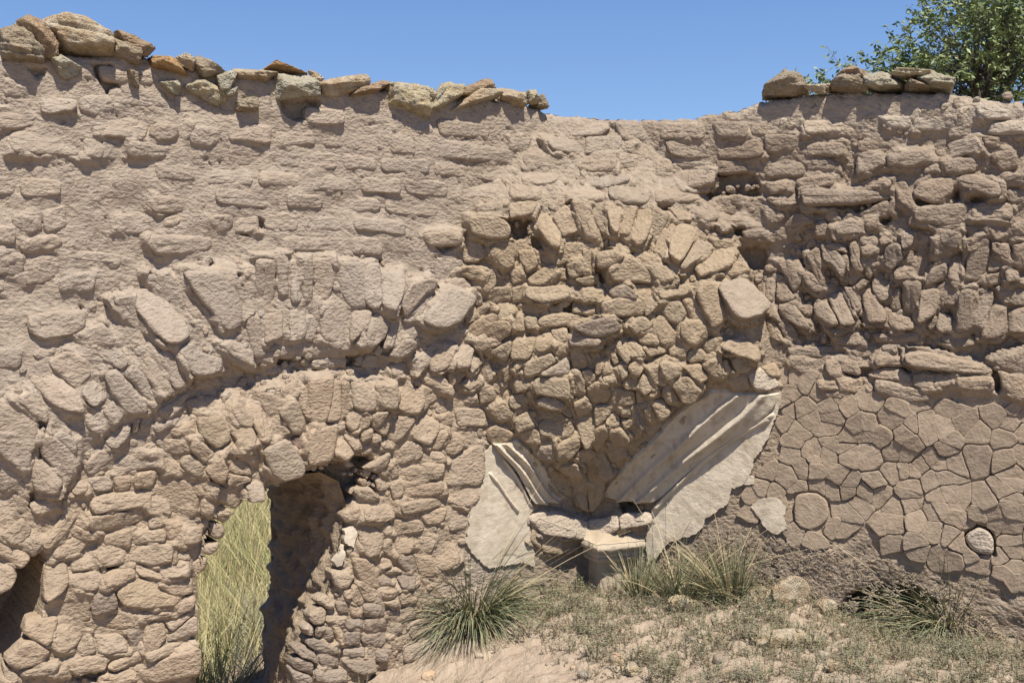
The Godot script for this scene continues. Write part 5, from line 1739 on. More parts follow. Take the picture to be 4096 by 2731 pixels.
func stained(color: Color, s: float, y: float) -> Color:
	# plaster rubbed thin in patches, the mud showing through, and faint water streaks
	var worn := clampf((big.get_noise_2d(s * 1.8 + 60, y * 1.8) + 0.6 * mid.get_noise_2d(s * 1.2, y * 1.2) - 0.18) * 3.5, 0, 1)
	var streak := clampf((mid.get_noise_2d(s * 1.4 + 80, y * 0.12) - 0.15) * 2.0, 0, 1)
	return color.lerp(TONES[2], 0.55 * worn).lerp(TONES[1], 0.22 * streak) * (1.0 + 0.05 * mid.get_noise_2d(s, y))

func sheet(called: String, poly: PackedVector2Array, thick: float, color: Color, torn: float) -> MeshInstance3D:
	# a thin coat of lime plaster following the wall, with a torn edge
	var edge := PackedVector2Array()
	for i in poly.size():
		var a := poly[i]
		var b := poly[(i + 1) % poly.size()]
		var n := maxi(1, int(a.distance_to(b) / 0.012))
		for k in n:
			var q := a.lerp(b, k / float(n))
			edge.append(q + torn * Vector2(mid.get_noise_2d(q.x * 1.5, q.y * 1.5) + 0.5 * fine.get_noise_2d(q.x, q.y), mid.get_noise_2d(q.x * 1.5 + 20, q.y * 1.5) + 0.5 * fine.get_noise_2d(q.x + 20, q.y)))
	if Geometry2D.is_polygon_clockwise(edge):
		edge.reverse()
	var box := Rect2(edge[0], Vector2.ZERO)
	for q in edge:
		box = box.expand(q)
	# fill: the outline and a grid of inner points
	var pts := edge.duplicate()
	var d := 0.016
	var y := box.position.y
	while y < box.end.y:
		var s := box.position.x
		while s < box.end.x:
			var q := Vector2(s, y)
			if Geometry2D.is_point_in_polygon(q, edge) and edge_distance(q, edge) > 0.008:
				pts.append(q)
			s += d
		y += d
	var tri := Geometry2D.triangulate_delaunay(pts)
	var v := PackedVector3Array()
	var idx := PackedInt32Array()
	var col := PackedColorArray()
	for i in pts.size():
		var q := pts[i]
		var f := wall_frame(q.x, q.y, 0.03)
		v.append(f.origin + f.basis.z * (thick + 0.0025 * big.get_noise_2d(q.x * 3, q.y * 3) + 0.0018 * mid.get_noise_2d(q.x, q.y)))
		col.append(stained(color, q.x, q.y))
	for i in range(0, tri.size(), 3):
		var m := (pts[tri[i]] + pts[tri[i + 1]] + pts[tri[i + 2]]) / 3.0
		if not Geometry2D.is_point_in_polygon(m, edge):
			continue
		var a := pts[tri[i]]
		if (pts[tri[i + 1]] - a).cross(pts[tri[i + 2]] - a) < 0:
			idx.append_array([tri[i], tri[i + 1], tri[i + 2]])
		else:
			idx.append_array([tri[i], tri[i + 2], tri[i + 1]])
	var rim := v.size()
	for i in edge.size():
		var f := wall_frame(edge[i].x, edge[i].y, 0.03)
		v.append(v[i])
		v.append(f.origin - f.basis.z * 0.04)
		col.append(color * 0.92)
		col.append(color * 0.92)
	for i in edge.size():
		var n := (i + 1) % edge.size()
		idx.append_array([rim + i * 2, rim + n * 2, rim + i * 2 + 1, rim + i * 2 + 1, rim + n * 2, rim + n * 2 + 1])
	return put(wall, called, array_mesh(v, idx, col), M.plaster)

func ridge(parent: Node, called: String, line: PackedVector2Array, width: float, lift: float, color: Color, flat := 1.0, sag := 0.0, worn := 0.004) -> void:
	# a rounded moulding along a line on the wall
	var path := PackedVector2Array()
	var curve := Curve2D.new()
	for i in line.size():
		var d := (line[mini(i + 1, line.size() - 1)] - line[maxi(i - 1, 0)]) / 6.0
		curve.add_point(line[i], -d, d)
	curve.bake_interval = 0.015
	path = curve.get_baked_points()
	var v := PackedVector3Array()
	var idx := PackedInt32Array()
	var col := PackedColorArray()
	var around := 9
	for i in path.size():
		var dir := (path[mini(i + 1, path.size() - 1)] - path[maxi(i - 1, 0)]).normalized()
		var side := Vector2(-dir.y, dir.x)
		var taper := smoothstep(0, 0.06, minf(i, path.size() - 1 - i) * 0.015)
		for k in around + 1:
			var a := PI * k / around
			var q := path[i] + side * cos(a) * width
			var f := wall_frame(q.x, q.y, 0.04)
			var p := f.origin + f.basis.z * (lift * pow(sin(a), flat) * taper + sag - 0.006)
			p += f.basis.z * (worn * noise(mid, p * 0.7) + worn * 0.5 * noise(fine, p * 0.7)) + f.basis.y * worn * noise(mid, p * 0.6 + Vector3(3, 0, 0))
			v.append(p)
			col.append(color)
	for i in path.size() - 1:
		for k in around:
			var a := i * (around + 1) + k
			idx.append_array([a, a + around + 1, a + 1, a + 1, a + around + 1, a + around + 2])
	put(parent, called, array_mesh(v, idx, col), M.plaster)

func build_plaster() -> void:
	var lime := Color(0.61, 0.53, 0.415)
	soffit("vault_plaster", true, 0.60, 1.31, lime * 0.93)
	soffit("vault_plaster", false, 0.60, 1.0, lime)
	var r := sheet("lime_plaster", outline(PLASTER_RIGHT), 0.014, lime, 0.012)
	for l in RIDGE_RIGHT:
		ridge(r, "moulding", outline(l), 0.022, 0.048, lime * 1.02)
	var l2 := sheet("lime_plaster", outline(PLASTER_LEFT), 0.012, lime * 0.95, 0.012)
	for l in RIDGE_LEFT:
		ridge(l2, "moulding", outline(l), 0.014, 0.034, lime * 1.03)
	for p in PATCHES:
		sheet("plaster_patch", outline(p), 0.010, lime * 1.03, 0.008)
	corbel(lime.lerp(TONES[2], 0.5))

func corbel(lime: Color) -> void:
	# a moulded corbel in the corner: two faces meeting in an arris towards the room, stepped inwards downwards, on a plastered pier
	var node := Node3D.new()
	node.name = "corbel"
	wall.add_child(node)
	var arris := Vector3(0.521, 0, -6.85)
	var left := Vector3(0.435, 0, -7.07)
	var right := Vector3(0.84, 0, -7.0)
	var heart := Vector3(0.60, 0, -7.2)
	var levels := [[0.355, 0.305, 1.0, 0.014], [0.305, 0.272, 0.93, 0.004], [0.272, 0.235, 0.86, 0.012], [0.235, -0.1, 0.70, 0.0]]
	for l in levels:
		var v := PackedVector3Array()
		var idx := PackedInt32Array()
		var col := PackedColorArray()
		var line := [heart.lerp(left, l[2]), heart.lerp(arris, l[2]), heart.lerp(right, l[2])]
		var n := 24
		var m := 8
		for j in m + 1:
			var h := j / float(m)
			for side in 2:
				for i in n + 1:
					var w := i / float(n)
					var p: Vector3 = line[side].lerp(line[side + 1], w)
					var out := (p - heart).normalized()
					p.y = lerpf(l[1], l[0], h)
					p += out * (l[3] * sin(PI * h) + 0.008 * noise(mid, p) + 0.004 * noise(fine, p) - (0.012 * smoothstep(0.75, 1.0, w) if side == 0 else 0.012 * smoothstep(0.25, 0.0, w)))
					p.y += 0.004 * noise(mid, p + Vector3(5, 0, 0))
					v.append(p)
					col.append(lime * 0.97)
		var wide := 2 * (n + 1)
		for j in m:
			for i in wide - 1:
				var q := j * wide + i
				idx.append_array([q, q + wide, q + 1, q + 1, q + wide, q + wide + 1])
		for cap in 2:
			var c := v.size()
			v.append(Vector3(heart.x, l[1 - cap] + (0.035 if cap == 1 and l[2] == 1.0 else 0.0), heart.z))
			col.append(lime * 0.97)
			var row := cap * m * wide
			for i in wide:
				v.append(v[row + i])
				col.append(lime * 0.97)
			if cap == 1 and l[2] == 1.0:
				# the broken mud bed slopes up from the corbel's edge to the wall
				c = v.size()
				v.append(Vector3(heart.x, l[0] + 0.15, heart.z - 0.1))
				col.append(TONES[3])
				for k in 4:
					for i in wide:
						var t := k / 3.0
						var e: Vector3 = v[row + i]
						var q: Vector3 = e.lerp(Vector3(lerpf(0.36, 0.95, i / float(wide)), 0, -7.06), t)
						q.y = e.y + 0.003 + 0.07 * t * t
						q += Vector3(0, 1, 0.5) * 0.02 * noise(mid, q * 0.5) * minf(1.0, t * 3.0)
						v.append(q)
						col.append(lime.lerp(TONES[3], 0.5 * minf(1.0, t * 2.0)))
				for k in 3:
					for i in wide - 1:
						var q := c + 1 + k * wide + i
						idx.append_array([q, q + wide, q + 1, q + 1, q + wide, q + wide + 1])
				continue
			for i in wide - 1:
				if cap == 1:
					idx.append_array([c, c + i + 2, c + i + 1])
				else:
					idx.append_array([c, c + i + 1, c + i + 2])
		put(node, "corbel_course", array_mesh(v, idx, col), M.plaster)

func build_straw() -> void:
	# straw that has weathered out of the mud near the ground of the right wall
	var v := PackedVector3Array()
	var idx := PackedInt32Array()
	var col := PackedColorArray()
	var area := outline([-320, 60, 500, 60, 900, 480, 1300, 420, 1900, 330, 2300, 120, 2500, -60, 2200, -160, 1500, -120, 300, -100])
	for t in 9000:
		var q := Vector2(rng.randf_range(-0.4, 2.6), rng.randf_range(-0.15, 0.5))
		if not Geometry2D.is_point_in_polygon(q, area) or mid.get_noise_2d(q.x * 0.5, q.y * 0.5) < -0.12:
			continue
		var f := wall_frame(q.x, q.y)
		var a := rng.randf_range(-0.9, 0.9)
		var long := rng.randf_range(0.015, 0.05)
		var o := f.origin + f.basis.z * (rng.randf_range(-0.012, 0.012) - sample(recess, q.x, q.y) * 0.4)
		var dir := (f.basis.x * cos(a) + f.basis.y * sin(a)) * long
		var bow := f.basis.z * rng.randf_range(0.0, 0.018)
		var w := f.basis.y.rotated(f.basis.z, a) * rng.randf_range(0.0012, 0.0026)
		var s := v.size()
		for k in 4:
			var u := k / 3.0
			var p := o + dir * (u - 0.5) + bow * sin(PI * u) + Vector3(0, -0.2 * long * u * u, 0)
			v.append(p + w)
			v.append(p - w)
			var c: Color = TONES[1].lerp(Color(0.50, 0.41, 0.28), rng.randf_range(0.1, 0.7))
			col.append(c)
			col.append(c)
			if k < 3:
				var b := s + k * 2
				idx.append_array([b, b + 1, b + 2, b + 2, b + 1, b + 3])
	var o2 := put(wall, "straw", array_mesh(v, idx, col), M.blade)
	o2.set_meta("kind", "stuff")

# ---------------------------------------------------------------- rocks
func rock_mesh(poly: PackedVector2Array, depth: float, tone: int, detail := 15) -> ArrayMesh:
	# a broken sandstone block: flat faces from the outline's sides, tilted fronts and backs, and thin beds
	var hull := Geometry2D.convex_hull(poly)
	var planes: Array[Plane] = []
	for i in hull.size() - 1:
		var a := hull[i]
		var b := hull[i + 1]
		if a.distance_to(b) < 0.012:
			continue
		var n2 := Vector2(b.y - a.y, a.x - b.x).normalized()
		if n2.dot(a) < 0:
			n2 = -n2
		var lean := rng.randf_range(-0.45, 0.30)
		planes.append(Plane(Vector3(n2.x, n2.y, lean).normalized(), n2.dot(a) / sqrt(1 + lean * lean)))
		planes.append(Plane(Vector3(n2.x, n2.y, 0.9 + rng.randf_range(-0.2, 0.5)).normalized(), (n2.dot(a) + depth * rng.randf_range(0.30, 0.46)) / 1.42))
	for k in 3:
		planes.append(Plane(Vector3(rng.randf_range(-0.35, 0.35), rng.randf_range(-0.35, 0.35), 1).normalized(), depth * rng.randf_range(0.40, 0.52)))
		planes.append(Plane(Vector3(rng.randf_range(-0.4, 0.4), rng.randf_range(-0.4, 0.4), -1).normalized(), depth * rng.randf_range(0.40, 0.5)))
	var base: Color = [Color(0.56, 0.49, 0.375), Color(0.37, 0.315, 0.24), Color(0.45, 0.43, 0.35), Color(0.38, 0.28, 0.20), Color(0.49, 0.34, 0.185), Color(0.55, 0.46, 0.30), Color(0.43, 0.36, 0.295)][tone]
	var stain: Color = [Color(0.40, 0.27, 0.15), Color(0.40, 0.32, 0.22), Color(0.45, 0.40, 0.28), Color(0.42, 0.32, 0.2), Color(0.36, 0.2, 0.1), Color(0.40, 0.39, 0.33), Color(0.40, 0.325, 0.26)][tone]
	var bed := Vector3(rng.randf_range(-0.25, 0.25), 1, rng.randf_range(-0.3, 0.3)).normalized()
	var off := Vector3(rng.randf() * 50, rng.randf() * 50, rng.randf() * 50)
	var v := PackedVector3Array()
	var idx := PackedInt32Array()
	var col := PackedColorArray()
	var size := Vector3(1, 1, 1)
	var box := Rect2(hull[0], Vector2.ZERO)
	for q in hull:
		box = box.expand(q)
	size = Vector3(maxf(box.size.x, 0.05), maxf(box.size.y, 0.05), depth) / 2.0
	for face in 6:
		var start := v.size()
		for j in detail + 1:
			for i in detail + 1:
				var a := tan((i / float(detail) - 0.5) * PI / 2)
				var b := tan((j / float(detail) - 0.5) * PI / 2)
				var d: Vector3 = [Vector3(a, b, 1), Vector3(-a, b, -1), Vector3(1, b, -a), Vector3(-1, b, a), Vector3(a, 1, -b), Vector3(a, -1, b)][face] * size
				d = d.normalized()
				var r := 1e9
				for p in planes:
					var c := p.normal.dot(d)
					if c > 0.001:
						r = minf(r, p.d / c)
				var q := d * minf(r, 1.5)
				var h := q.dot(bed)
				var beds := mid.get_noise_1d(h * 2.2 + off.x)
				var ledge := 0.05 * (floorf(beds * 3.0) / 3.0) + 0.02 * noise(mid, (q + off) * 0.8)
				q *= 1.0 + ledge
				q += d * (0.010 * noise(mid, q + off) + 0.005 * noise(fine, q + off))
				v.append(q)
				var g := clampf(0.5 + 1.3 * noise(big, (q + off) * 2.5) + 0.4 * beds, 0, 1)
				col.append(base.lerp(stain, g * 0.6) * (1.0 + 0.10 * noise(mid, q * 1.5 + off)))
		for j in detail:
			for i in detail:
				var a := start + j * (detail + 1) + i
				idx.append_array([a, a + detail + 1, a + 1, a + 1, a + detail + 1, a + detail + 2])
	return array_mesh(v, idx, col)

func build_stones() -> void:
	for d in STONES:
		var p := outline(d, 3)
		var w := on_wall(p)
		var f: Transform3D = w[0]
		var depth: float = d[1] * 0.01
		var n := left_normal if w[2].x < 0 else right_normal
		# each stone lies on or in the top of the wall, its face some centimetres out over it
		var out := 0.035 + depth * 0.16 - depth * 0.5
		var outl := PackedVector2Array()
		for q in w[1]:
			outl.append(q * 1.05)
		var o := put(self, "cap_stone", rock_mesh(outl, depth, d[0], 20), M.sandstone)
		o.transform = Transform3D(Basis((left_dir * -1 if w[2].x < 0 else right_dir), Vector3.UP, n), f.origin + n * out)
		tag(o, d[2], "stone", "sandstones along the wall top")

func ground_stone(x: float, z: float, w: float, h: float, depth: float, tone: int, turn: float, label: String, sink := 0.3) -> void:
	var p := PackedVector2Array()
	for k in 7:
		var a := TAU * k / 7.0 + rng.randf_range(-0.25, 0.25)
		p.append(Vector2(cos(a) * w / 2, sin(a) * h / 2) * rng.randf_range(0.85, 1.1))
	var o := put(self, "ground_stone", rock_mesh(p, depth, tone, 18), M.sandstone)
	o.position = Vector3(x, ground_y(x, z) + h * (0.5 - sink), z)
	o.rotation.y = turn
	tag(o, label, "stone", "stones on the ground before the wall")

# ---------------------------------------------------------------- ground
func ground_y(x: float, z: float) -> float:
	var q := Vector3(x, 0, z) - CORNER
	var a := q.dot(left_dir)
	var c := q.dot(right_dir)
	var dl := -q.dot(left_normal)
	var dr := -q.dot(right_normal)
	var y := 0.0
	var ls := [[-9.0, 0.0], [0.2, 0.03], [0.6, -0.02], [0.9, -0.10], [1.25, -0.24], [1.6, -0.36], [2.2, -0.44], [3.2, -0.52], [9.0, -0.6]]
	for i in ls.size() - 1:
		if a >= ls[i][0] and a < ls[i + 1][0]:
			y = lerpf(ls[i][1], ls[i + 1][1], (a - ls[i][0]) / (ls[i + 1][0] - ls[i][0]))
	var near := exp(-maxf(0, minf(-dl, -dr)) / 0.5)
	y += near * (0.10 * exp(-((c - 1.0) / 0.5) ** 2) - 0.10 * smoothstep(1.3, 1.8, c))
	var behind := maxf(dl, dr)
	if dl > 0.0 and dl > dr - 0.5:
		y -= 1.0 * smoothstep(0.35, 1.8, dl)
	elif behind > 0.3:
		y -= 0.3 * smoothstep(0.3, 1.5, behind)
	y += 0.035 * big.get_noise_2d(x * 1.2, z * 1.2) + 0.010 * mid.get_noise_2d(x * 0.7, z * 0.7) + 0.004 * mid.get_noise_2d(x * 2, z * 2)
	return y

func spread(lo: float, hi: float, from: float, to: float, step: float) -> PackedFloat32Array:
	var out := PackedFloat32Array()
	var x := from
	while x < to:
		out.append(x)
		x += step
	var s := step
	x = to
	while x < hi:
		out.append(x)
		s *= 1.25
		x += s
	out.append(hi)
	s = step
	x = from
	var head := PackedFloat32Array()
	while x > lo:
		s *= 1.25
		x -= s
		head.append(maxf(x, lo))
	head.reverse()
	head.append_array(out)
	return head

func build_ground() -> void:
	var xs := spread(-260, 260, -1.6, 3.4, 0.02)
	var zs := spread(-400, 60, -7.4, -4.6, 0.02)
	var v := PackedVector3Array()
	var idx := PackedInt32Array()
	var col := PackedColorArray()
	for z in zs:
		for x in xs:
			v.append(Vector3(x, ground_y(x, z), z))
			var g := big.get_noise_2d(x * 1.3 + 7, z * 1.3)
			var c := Color(0.42, 0.34, 0.255).lerp(Color(0.385, 0.305, 0.228), clampf(0.5 + g, 0, 1))
			col.append(c * (1.0 + 0.1 * mid.get_noise_2d(x, z)))
	var n := xs.size()
	for j in zs.size() - 1:
		for i in n - 1:
			var a := j * n + i
			idx.append_array([a, a + 1, a + n, a + 1, a + n + 1, a + n])
	var o := put(self, "ground", array_mesh(v, idx, col), M.soil)
	tag(o, "dry sandy ground before and behind the adobe wall", "", "", "structure")
	# pebbles and crumbs
	var pv := PackedVector3Array()
	var pi := PackedInt32Array()
	var pc := PackedColorArray()
	for t in 700:
		var x := rng.randf_range(-1.2, 3.2)
		var z := rng.randf_range(-7.2, -4.9)
		var r := 0.004 + 0.040 * pow(rng.randf(), 6)
		var f := Transform3D(Basis(Vector3.RIGHT, Vector3.FORWARD, Vector3.UP).rotated(Vector3.UP, rng.randf() * TAU), Vector3(x, ground_y(x, z), z))
		piece(pv, pi, pc, f, blob(r, 1.3, 0), r * 0.8, r, r * 0.7, 0.001, vary(Color(0.42, 0.33, 0.24), 0.25), Vector2.ZERO, 8, 0.004)
	var peb := put(self, "pebbles", array_mesh(pv, pi, pc), M.soil)
	tag(peb, "small pebbles and crumbs scattered over the sandy ground", "pebbles", "", "stuff")

# ---------------------------------------------------------------- plants
func blade(v: PackedVector3Array, idx: PackedInt32Array, col: PackedColorArray, root: Vector3, dir: Vector3, long: float, droop: float, width: float, color: Color, tip: Color, n := 5) -> void:
	var s := v.size()
	var p := root
	var d := dir.normalized()
	var side := d.cross(Vector3.UP).normalized()
	if side.length() < 0.5:
		side = Vector3.RIGHT
	side = side.rotated(d, rng.randf_range(-1.2, 1.2))
	for k in n + 1:
		var t := k / float(n)
		var w := side * width * (1.0 - t * t) + side * 0.0004
		v.append(p + w)
		v.append(p - w)
		var c := color.lerp(tip, t)
		col.append(c)
		col.append(c)
		if k < n:
			var b := s + k * 2
			idx.append_array([b, b + 1, b + 2, b + 2, b + 1, b + 3])
		d = (d + Vector3(0, -droop / n, 0)).normalized()
		p += d * long / n

func tussock(at: Vector3, blades: int, height: float, lean: Vector3, spread_: float, droop: float, label: String, dry: float, stalks: int) -> void:
	var v := PackedVector3Array()
	var idx := PackedInt32Array()
	var col := PackedColorArray()
	for i in blades:
		var a := rng.randf() * TAU
		var r := spread_ * 0.22 * sqrt(rng.randf())
		var root := Vector3(cos(a) * r, 0, sin(a) * r)
		root.y = ground_y(at.x + root.x, at.z + root.z) - at.y - 0.01
		var tilt := rng.randf_range(0.05, 1.0)
		var dir := Vector3(cos(a) * tilt, 1.0, sin(a) * tilt) + lean * rng.randf_range(0.3, 1.2)
		var green := Color(0.115, 0.145, 0.085).lerp(Color(0.19, 0.21, 0.125), rng.randf())
		var c := green if rng.randf() > dry else Color(0.46, 0.38, 0.22).lerp(Color(0.34, 0.26, 0.16), rng.randf())
		blade(v, idx, col, root, dir, height * rng.randf_range(0.45, 1.1), droop * rng.randf_range(0.5, 1.4), rng.randf_range(0.0016, 0.0032), c * 0.95, c.lerp(Color(0.42, 0.38, 0.22), rng.randf() * 0.5), 6)
	# short dead thatch at the foot
	for i in blades / 2:
		var a := rng.randf() * TAU
		var r := spread_ * 0.35 * sqrt(rng.randf())
		var root := Vector3(cos(a) * r, 0, sin(a) * r)
		root.y = ground_y(at.x + root.x, at.z + root.z) - at.y - 0.005
		var c := Color(0.33, 0.24, 0.16).lerp(Color(0.48, 0.40, 0.27), rng.randf())
		blade(v, idx, col, root, Vector3(cos(a) * 1.6, rng.randf_range(0.1, 0.9), sin(a) * 1.6) + lean * 0.5, height * rng.randf_range(0.15, 0.4), 1.0, 0.0018, c, c, 3)
	var o := MeshInstance3D.new()
	o.name = "grass_tussock"
	o.mesh = array_mesh(v, idx, col)
	o.material_override = M.blade
	o.position = at
	add_child(o, true)
	tag(o, label, "grass", "green bunch grasses at the foot of the wall")
	if stalks > 0:
		var sv := PackedVector3Array()
		var si := PackedInt32Array()
		var sc := PackedColorArray()
		for i in stalks:
			var a := rng.randf() * TAU
			var dir := Vector3(cos(a) * 0.9, rng.randf_range(0.6, 1.3), sin(a) * 0.5 + 0.15) + lean * 0.4
			var c := Color(0.50, 0.42, 0.25).lerp(Color(0.36, 0.28, 0.17), rng.randf())
			blade(sv, si, sc, Vector3(rng.randf_range(-0.04, 0.04), 0, rng.randf_range(-0.03, 0.03)), dir, height * rng.randf_range(1.3, 2.1), 0.35, 0.0017, c, c, 8)
		put(o, "stalk", array_mesh(sv, si, sc), M.blade)

func herb_mesh(seed_: int, stems: int, height: float, leafy: float, colors: Array) -> ArrayMesh:
	rng.seed = seed_
	var v := PackedVector3Array()
	var idx := PackedInt32Array()
	var col := PackedColorArray()
	for i in stems:
		var a := rng.randf() * TAU
		var r := 0.05 * sqrt(rng.randf())
		var root := Vector3(cos(a) * r, -0.01, sin(a) * r)
		var dir := Vector3(cos(a) * rng.randf_range(0, 0.8), 1, sin(a) * rng.randf_range(0, 0.8))
		var h := height * rng.randf_range(0.4, 1.1)
		var c: Color = colors[rng.randi() % colors.size()]
		blade(v, idx, col, root, dir, h, 0.15, 0.0011, Color(0.30, 0.22, 0.15), c, 3)
		for k in int(leafy * rng.randf_range(0.6, 1.2)):
			var p := root + dir.normalized() * h * rng.randf_range(0.15, 1.0)
			var b := rng.randf() * TAU
			blade(v, idx, col, p, Vector3(cos(b), rng.randf_range(0.2, 1.1), sin(b)), rng.randf_range(0.008, 0.020), 0.3, rng.randf_range(0.0010, 0.0022), c, c * 1.1, 1)
	return array_mesh(v, idx, col)

func scatter(called: String, mesh: Mesh, where: Array[Transform3D], label: String, category: String, tints: PackedColorArray = PackedColorArray()) -> void:
	var mm := MultiMesh.new()
	mm.transform_format = MultiMesh.TRANSFORM_3D
	mm.use_colors = tints.size() > 0
	mm.mesh = mesh
	mm.instance_count = where.size()
	for i in where.size():
		mm.set_instance_transform(i, where[i])
		if tints.size():
			mm.set_instance_color(i, tints[i])
	var o := MultiMeshInstance3D.new()
	o.name = called
	o.multimesh = mm
	o.material_override = M.blade
	add_child(o, true)
	tag(o, label, category, "", "stuff")

func inside_room(x: float, z: float) -> bool:
	var q := Vector3(x, 0, z) - CORNER
	return q.dot(left_normal) > 0.03 and q.dot(right_normal) > 0.03

func build_plants() -> void:
	# low grey green weeds in drifts
	var kinds := [herb_mesh(1, 16, 0.10, 9, [Color(0.20, 0.20, 0.125), Color(0.25, 0.235, 0.16)]), herb_mesh(2, 11, 0.07, 7, [Color(0.33, 0.25, 0.17), Color(0.25, 0.19, 0.13), Color(0.26, 0.24, 0.17)]), herb_mesh(3, 8, 0.16, 14, [Color(0.16, 0.165, 0.09), Color(0.22, 0.21, 0.12)])]
	rng.seed = 77
	var spots: Array = [[], [], []]
	for t in 9500:
		var x := rng.randf_range(-1.4, 3.3)
		var z := rng.randf_range(-7.3, -4.7)
		if not inside_room(x, z):
			continue
		var drift := big.get_noise_2d(x * 2.2 + 13, z * 2.2) + 0.5 * mid.get_noise_2d(x * 0.4, z * 0.4)
		var q := Vector3(x, 0, z) - CORNER
		var along := q.dot(left_dir)
		var bare := smoothstep(0.5, 1.0, along) * 0.55
		if drift < rng.randf_range(-0.12, 0.34) + bare:
			continue
		var k := 0 if rng.randf() < 0.5 else (1 if rng.randf() < 0.75 else 2)
		spots[k].append(Transform3D(Basis(Vector3.UP, rng.randf() * TAU).scaled(Vector3.ONE * rng.randf_range(0.55, 1.25)), Vector3(x, ground_y(x, z), z)))
	var words := ["low grey green weeds over the sand before the right wall", "low brown dry weeds between the grey green ones", "taller dark green weed stems among the low weeds"]
	var names := ["grey_weeds", "dry_weeds", "weed_stems"]
	for k in 3:
		var list: Array[Transform3D] = []
		list.assign(spots[k])
		scatter(names[k], kinds[k], list, words[k], "weeds")
	rng.seed = 91
	tussock(on_ground(-0.217, -6.732), 1100, 0.54, Vector3(0.12, 0, 0.3), 0.6, 1.5, "green grass tussock with long stalks before the left plaster remnant", 0.22, 34)
	tussock(on_ground(0.769, -6.804), 160, 0.34, Vector3(0, 0.5, 0), 0.26, 0.6, "thin upright grass tuft right of the moulded corbel", 0.45, 6)
	tussock(on_ground(1.011, -6.672), 420, 0.40, Vector3(0.35, 0, 0.1), 0.5, 1.0, "loose green grass tussock below the right plaster remnant", 0.35, 14)
	tussock(on_ground(1.279, -6.600), 300, 0.42, Vector3(-0.35, 0.35, 0.1), 0.4, 0.6, "half dry leaning grass tussock below the patchy plaster", 0.45, 14)
	tussock(on_ground(2.460, -6.468), 700, 0.56, Vector3(-0.85, 0.1, 0.2), 0.5, 1.2, "green grass tussock sweeping left before the hollow in the right wall", 0.3, 10)
	# tall dry grass behind the wall, seen through the doorway
	rng.seed = 101
	var dry := meadow_mesh(5, 16, 0.85, [Color(0.58, 0.50, 0.29), Color(0.50, 0.43, 0.23), Color(0.36, 0.34, 0.17)])
	var green := meadow_mesh(6, 18, 0.75, [Color(0.17, 0.22, 0.075), Color(0.24, 0.27, 0.10), Color(0.36, 0.35, 0.15)])
	var sage := herb_mesh(7, 26, 0.42, 26, [Color(0.26, 0.29, 0.23), Color(0.32, 0.34, 0.27)])
	var lists: Array = [[], [], []]
	rng.seed = 103
	for t in 15000:
		var x := rng.randf_range(-9.0, 1.5)
		var z := rng.randf_range(-25.0, -6.6)
		var q := Vector3(x, 0, z) - CORNER
		var back := -q.dot(left_normal)
		if back < 2.9 or q.dot(left_dir) < -1.5:
			continue
		var g := big.get_noise_2d(x * 0.7, z * 0.7) + (0.55 if z < -14.5 else -0.25)
		var k := 1 if g > 0.15 else 0
		if rng.randf() < 0.10 or (back < 4.2 and x > -2.4 and rng.randf() < 0.5):
			k = 2
		lists[k].append(Transform3D(Basis(Vector3.UP, rng.randf() * TAU).scaled(Vector3.ONE * rng.randf_range(0.7, 1.2)), Vector3(x, ground_y(x, z), z)))
	var what := ["tall yellow dry grass seen through the doorway", "green grass farther off behind the doorway", "pale grey green brush low behind the doorway"]
	var called := ["dry_meadow_grass", "green_meadow_grass", "grey_brush"]
	for k in 3:
		var list: Array[Transform3D] = []
		list.assign(lists[k])
		scatter(called[k], [dry, green, sage][k], list, what[k], "grass")

func on_ground(x: float, z: float) -> Vector3:
	return Vector3(x, ground_y(x, z), z)

func meadow_mesh(seed_: int, n: int, height: float, colors: Array) -> ArrayMesh:
	rng.seed = seed_
	var v := PackedVector3Array()
	var idx := PackedInt32Array()
	var col := PackedColorArray()
	for i in n:
		var a := rng.randf() * TAU
		var r := 0.11 * sqrt(rng.randf())
		var c: Color = colors[rng.randi() % colors.size()]
		blade(v, idx, col, Vector3(cos(a) * r, -0.02, sin(a) * r), Vector3(cos(a) * 0.35, 1, sin(a) * 0.35) + Vector3(0.25, 0, 0), height * rng.randf_range(0.45, 1.1), 0.5, rng.randf_range(0.002, 0.0045), c, c, 4)
	return array_mesh(v, idx, col)

func tube(v: PackedVector3Array, idx: PackedInt32Array, a: Vector3, b: Vector3, ra: float, rb: float, sides := 6) -> void:
	var d := (b - a).normalized()
	var x := d.cross(Vector3(0.3, 0.1, 0.9)).normalized()
	var y := d.cross(x)
	var s := v.size()
	for k in sides:
		var o := x * cos(TAU * k / sides) + y * sin(TAU * k / sides)
		v.append(a + o * ra)
		v.append(b + o * rb)
	for k in sides:
		var n := (k + 1) % sides
		idx.append_array([s + k * 2, s + n * 2, s + k * 2 + 1, s + k * 2 + 1, s + n * 2, s + n * 2 + 1])

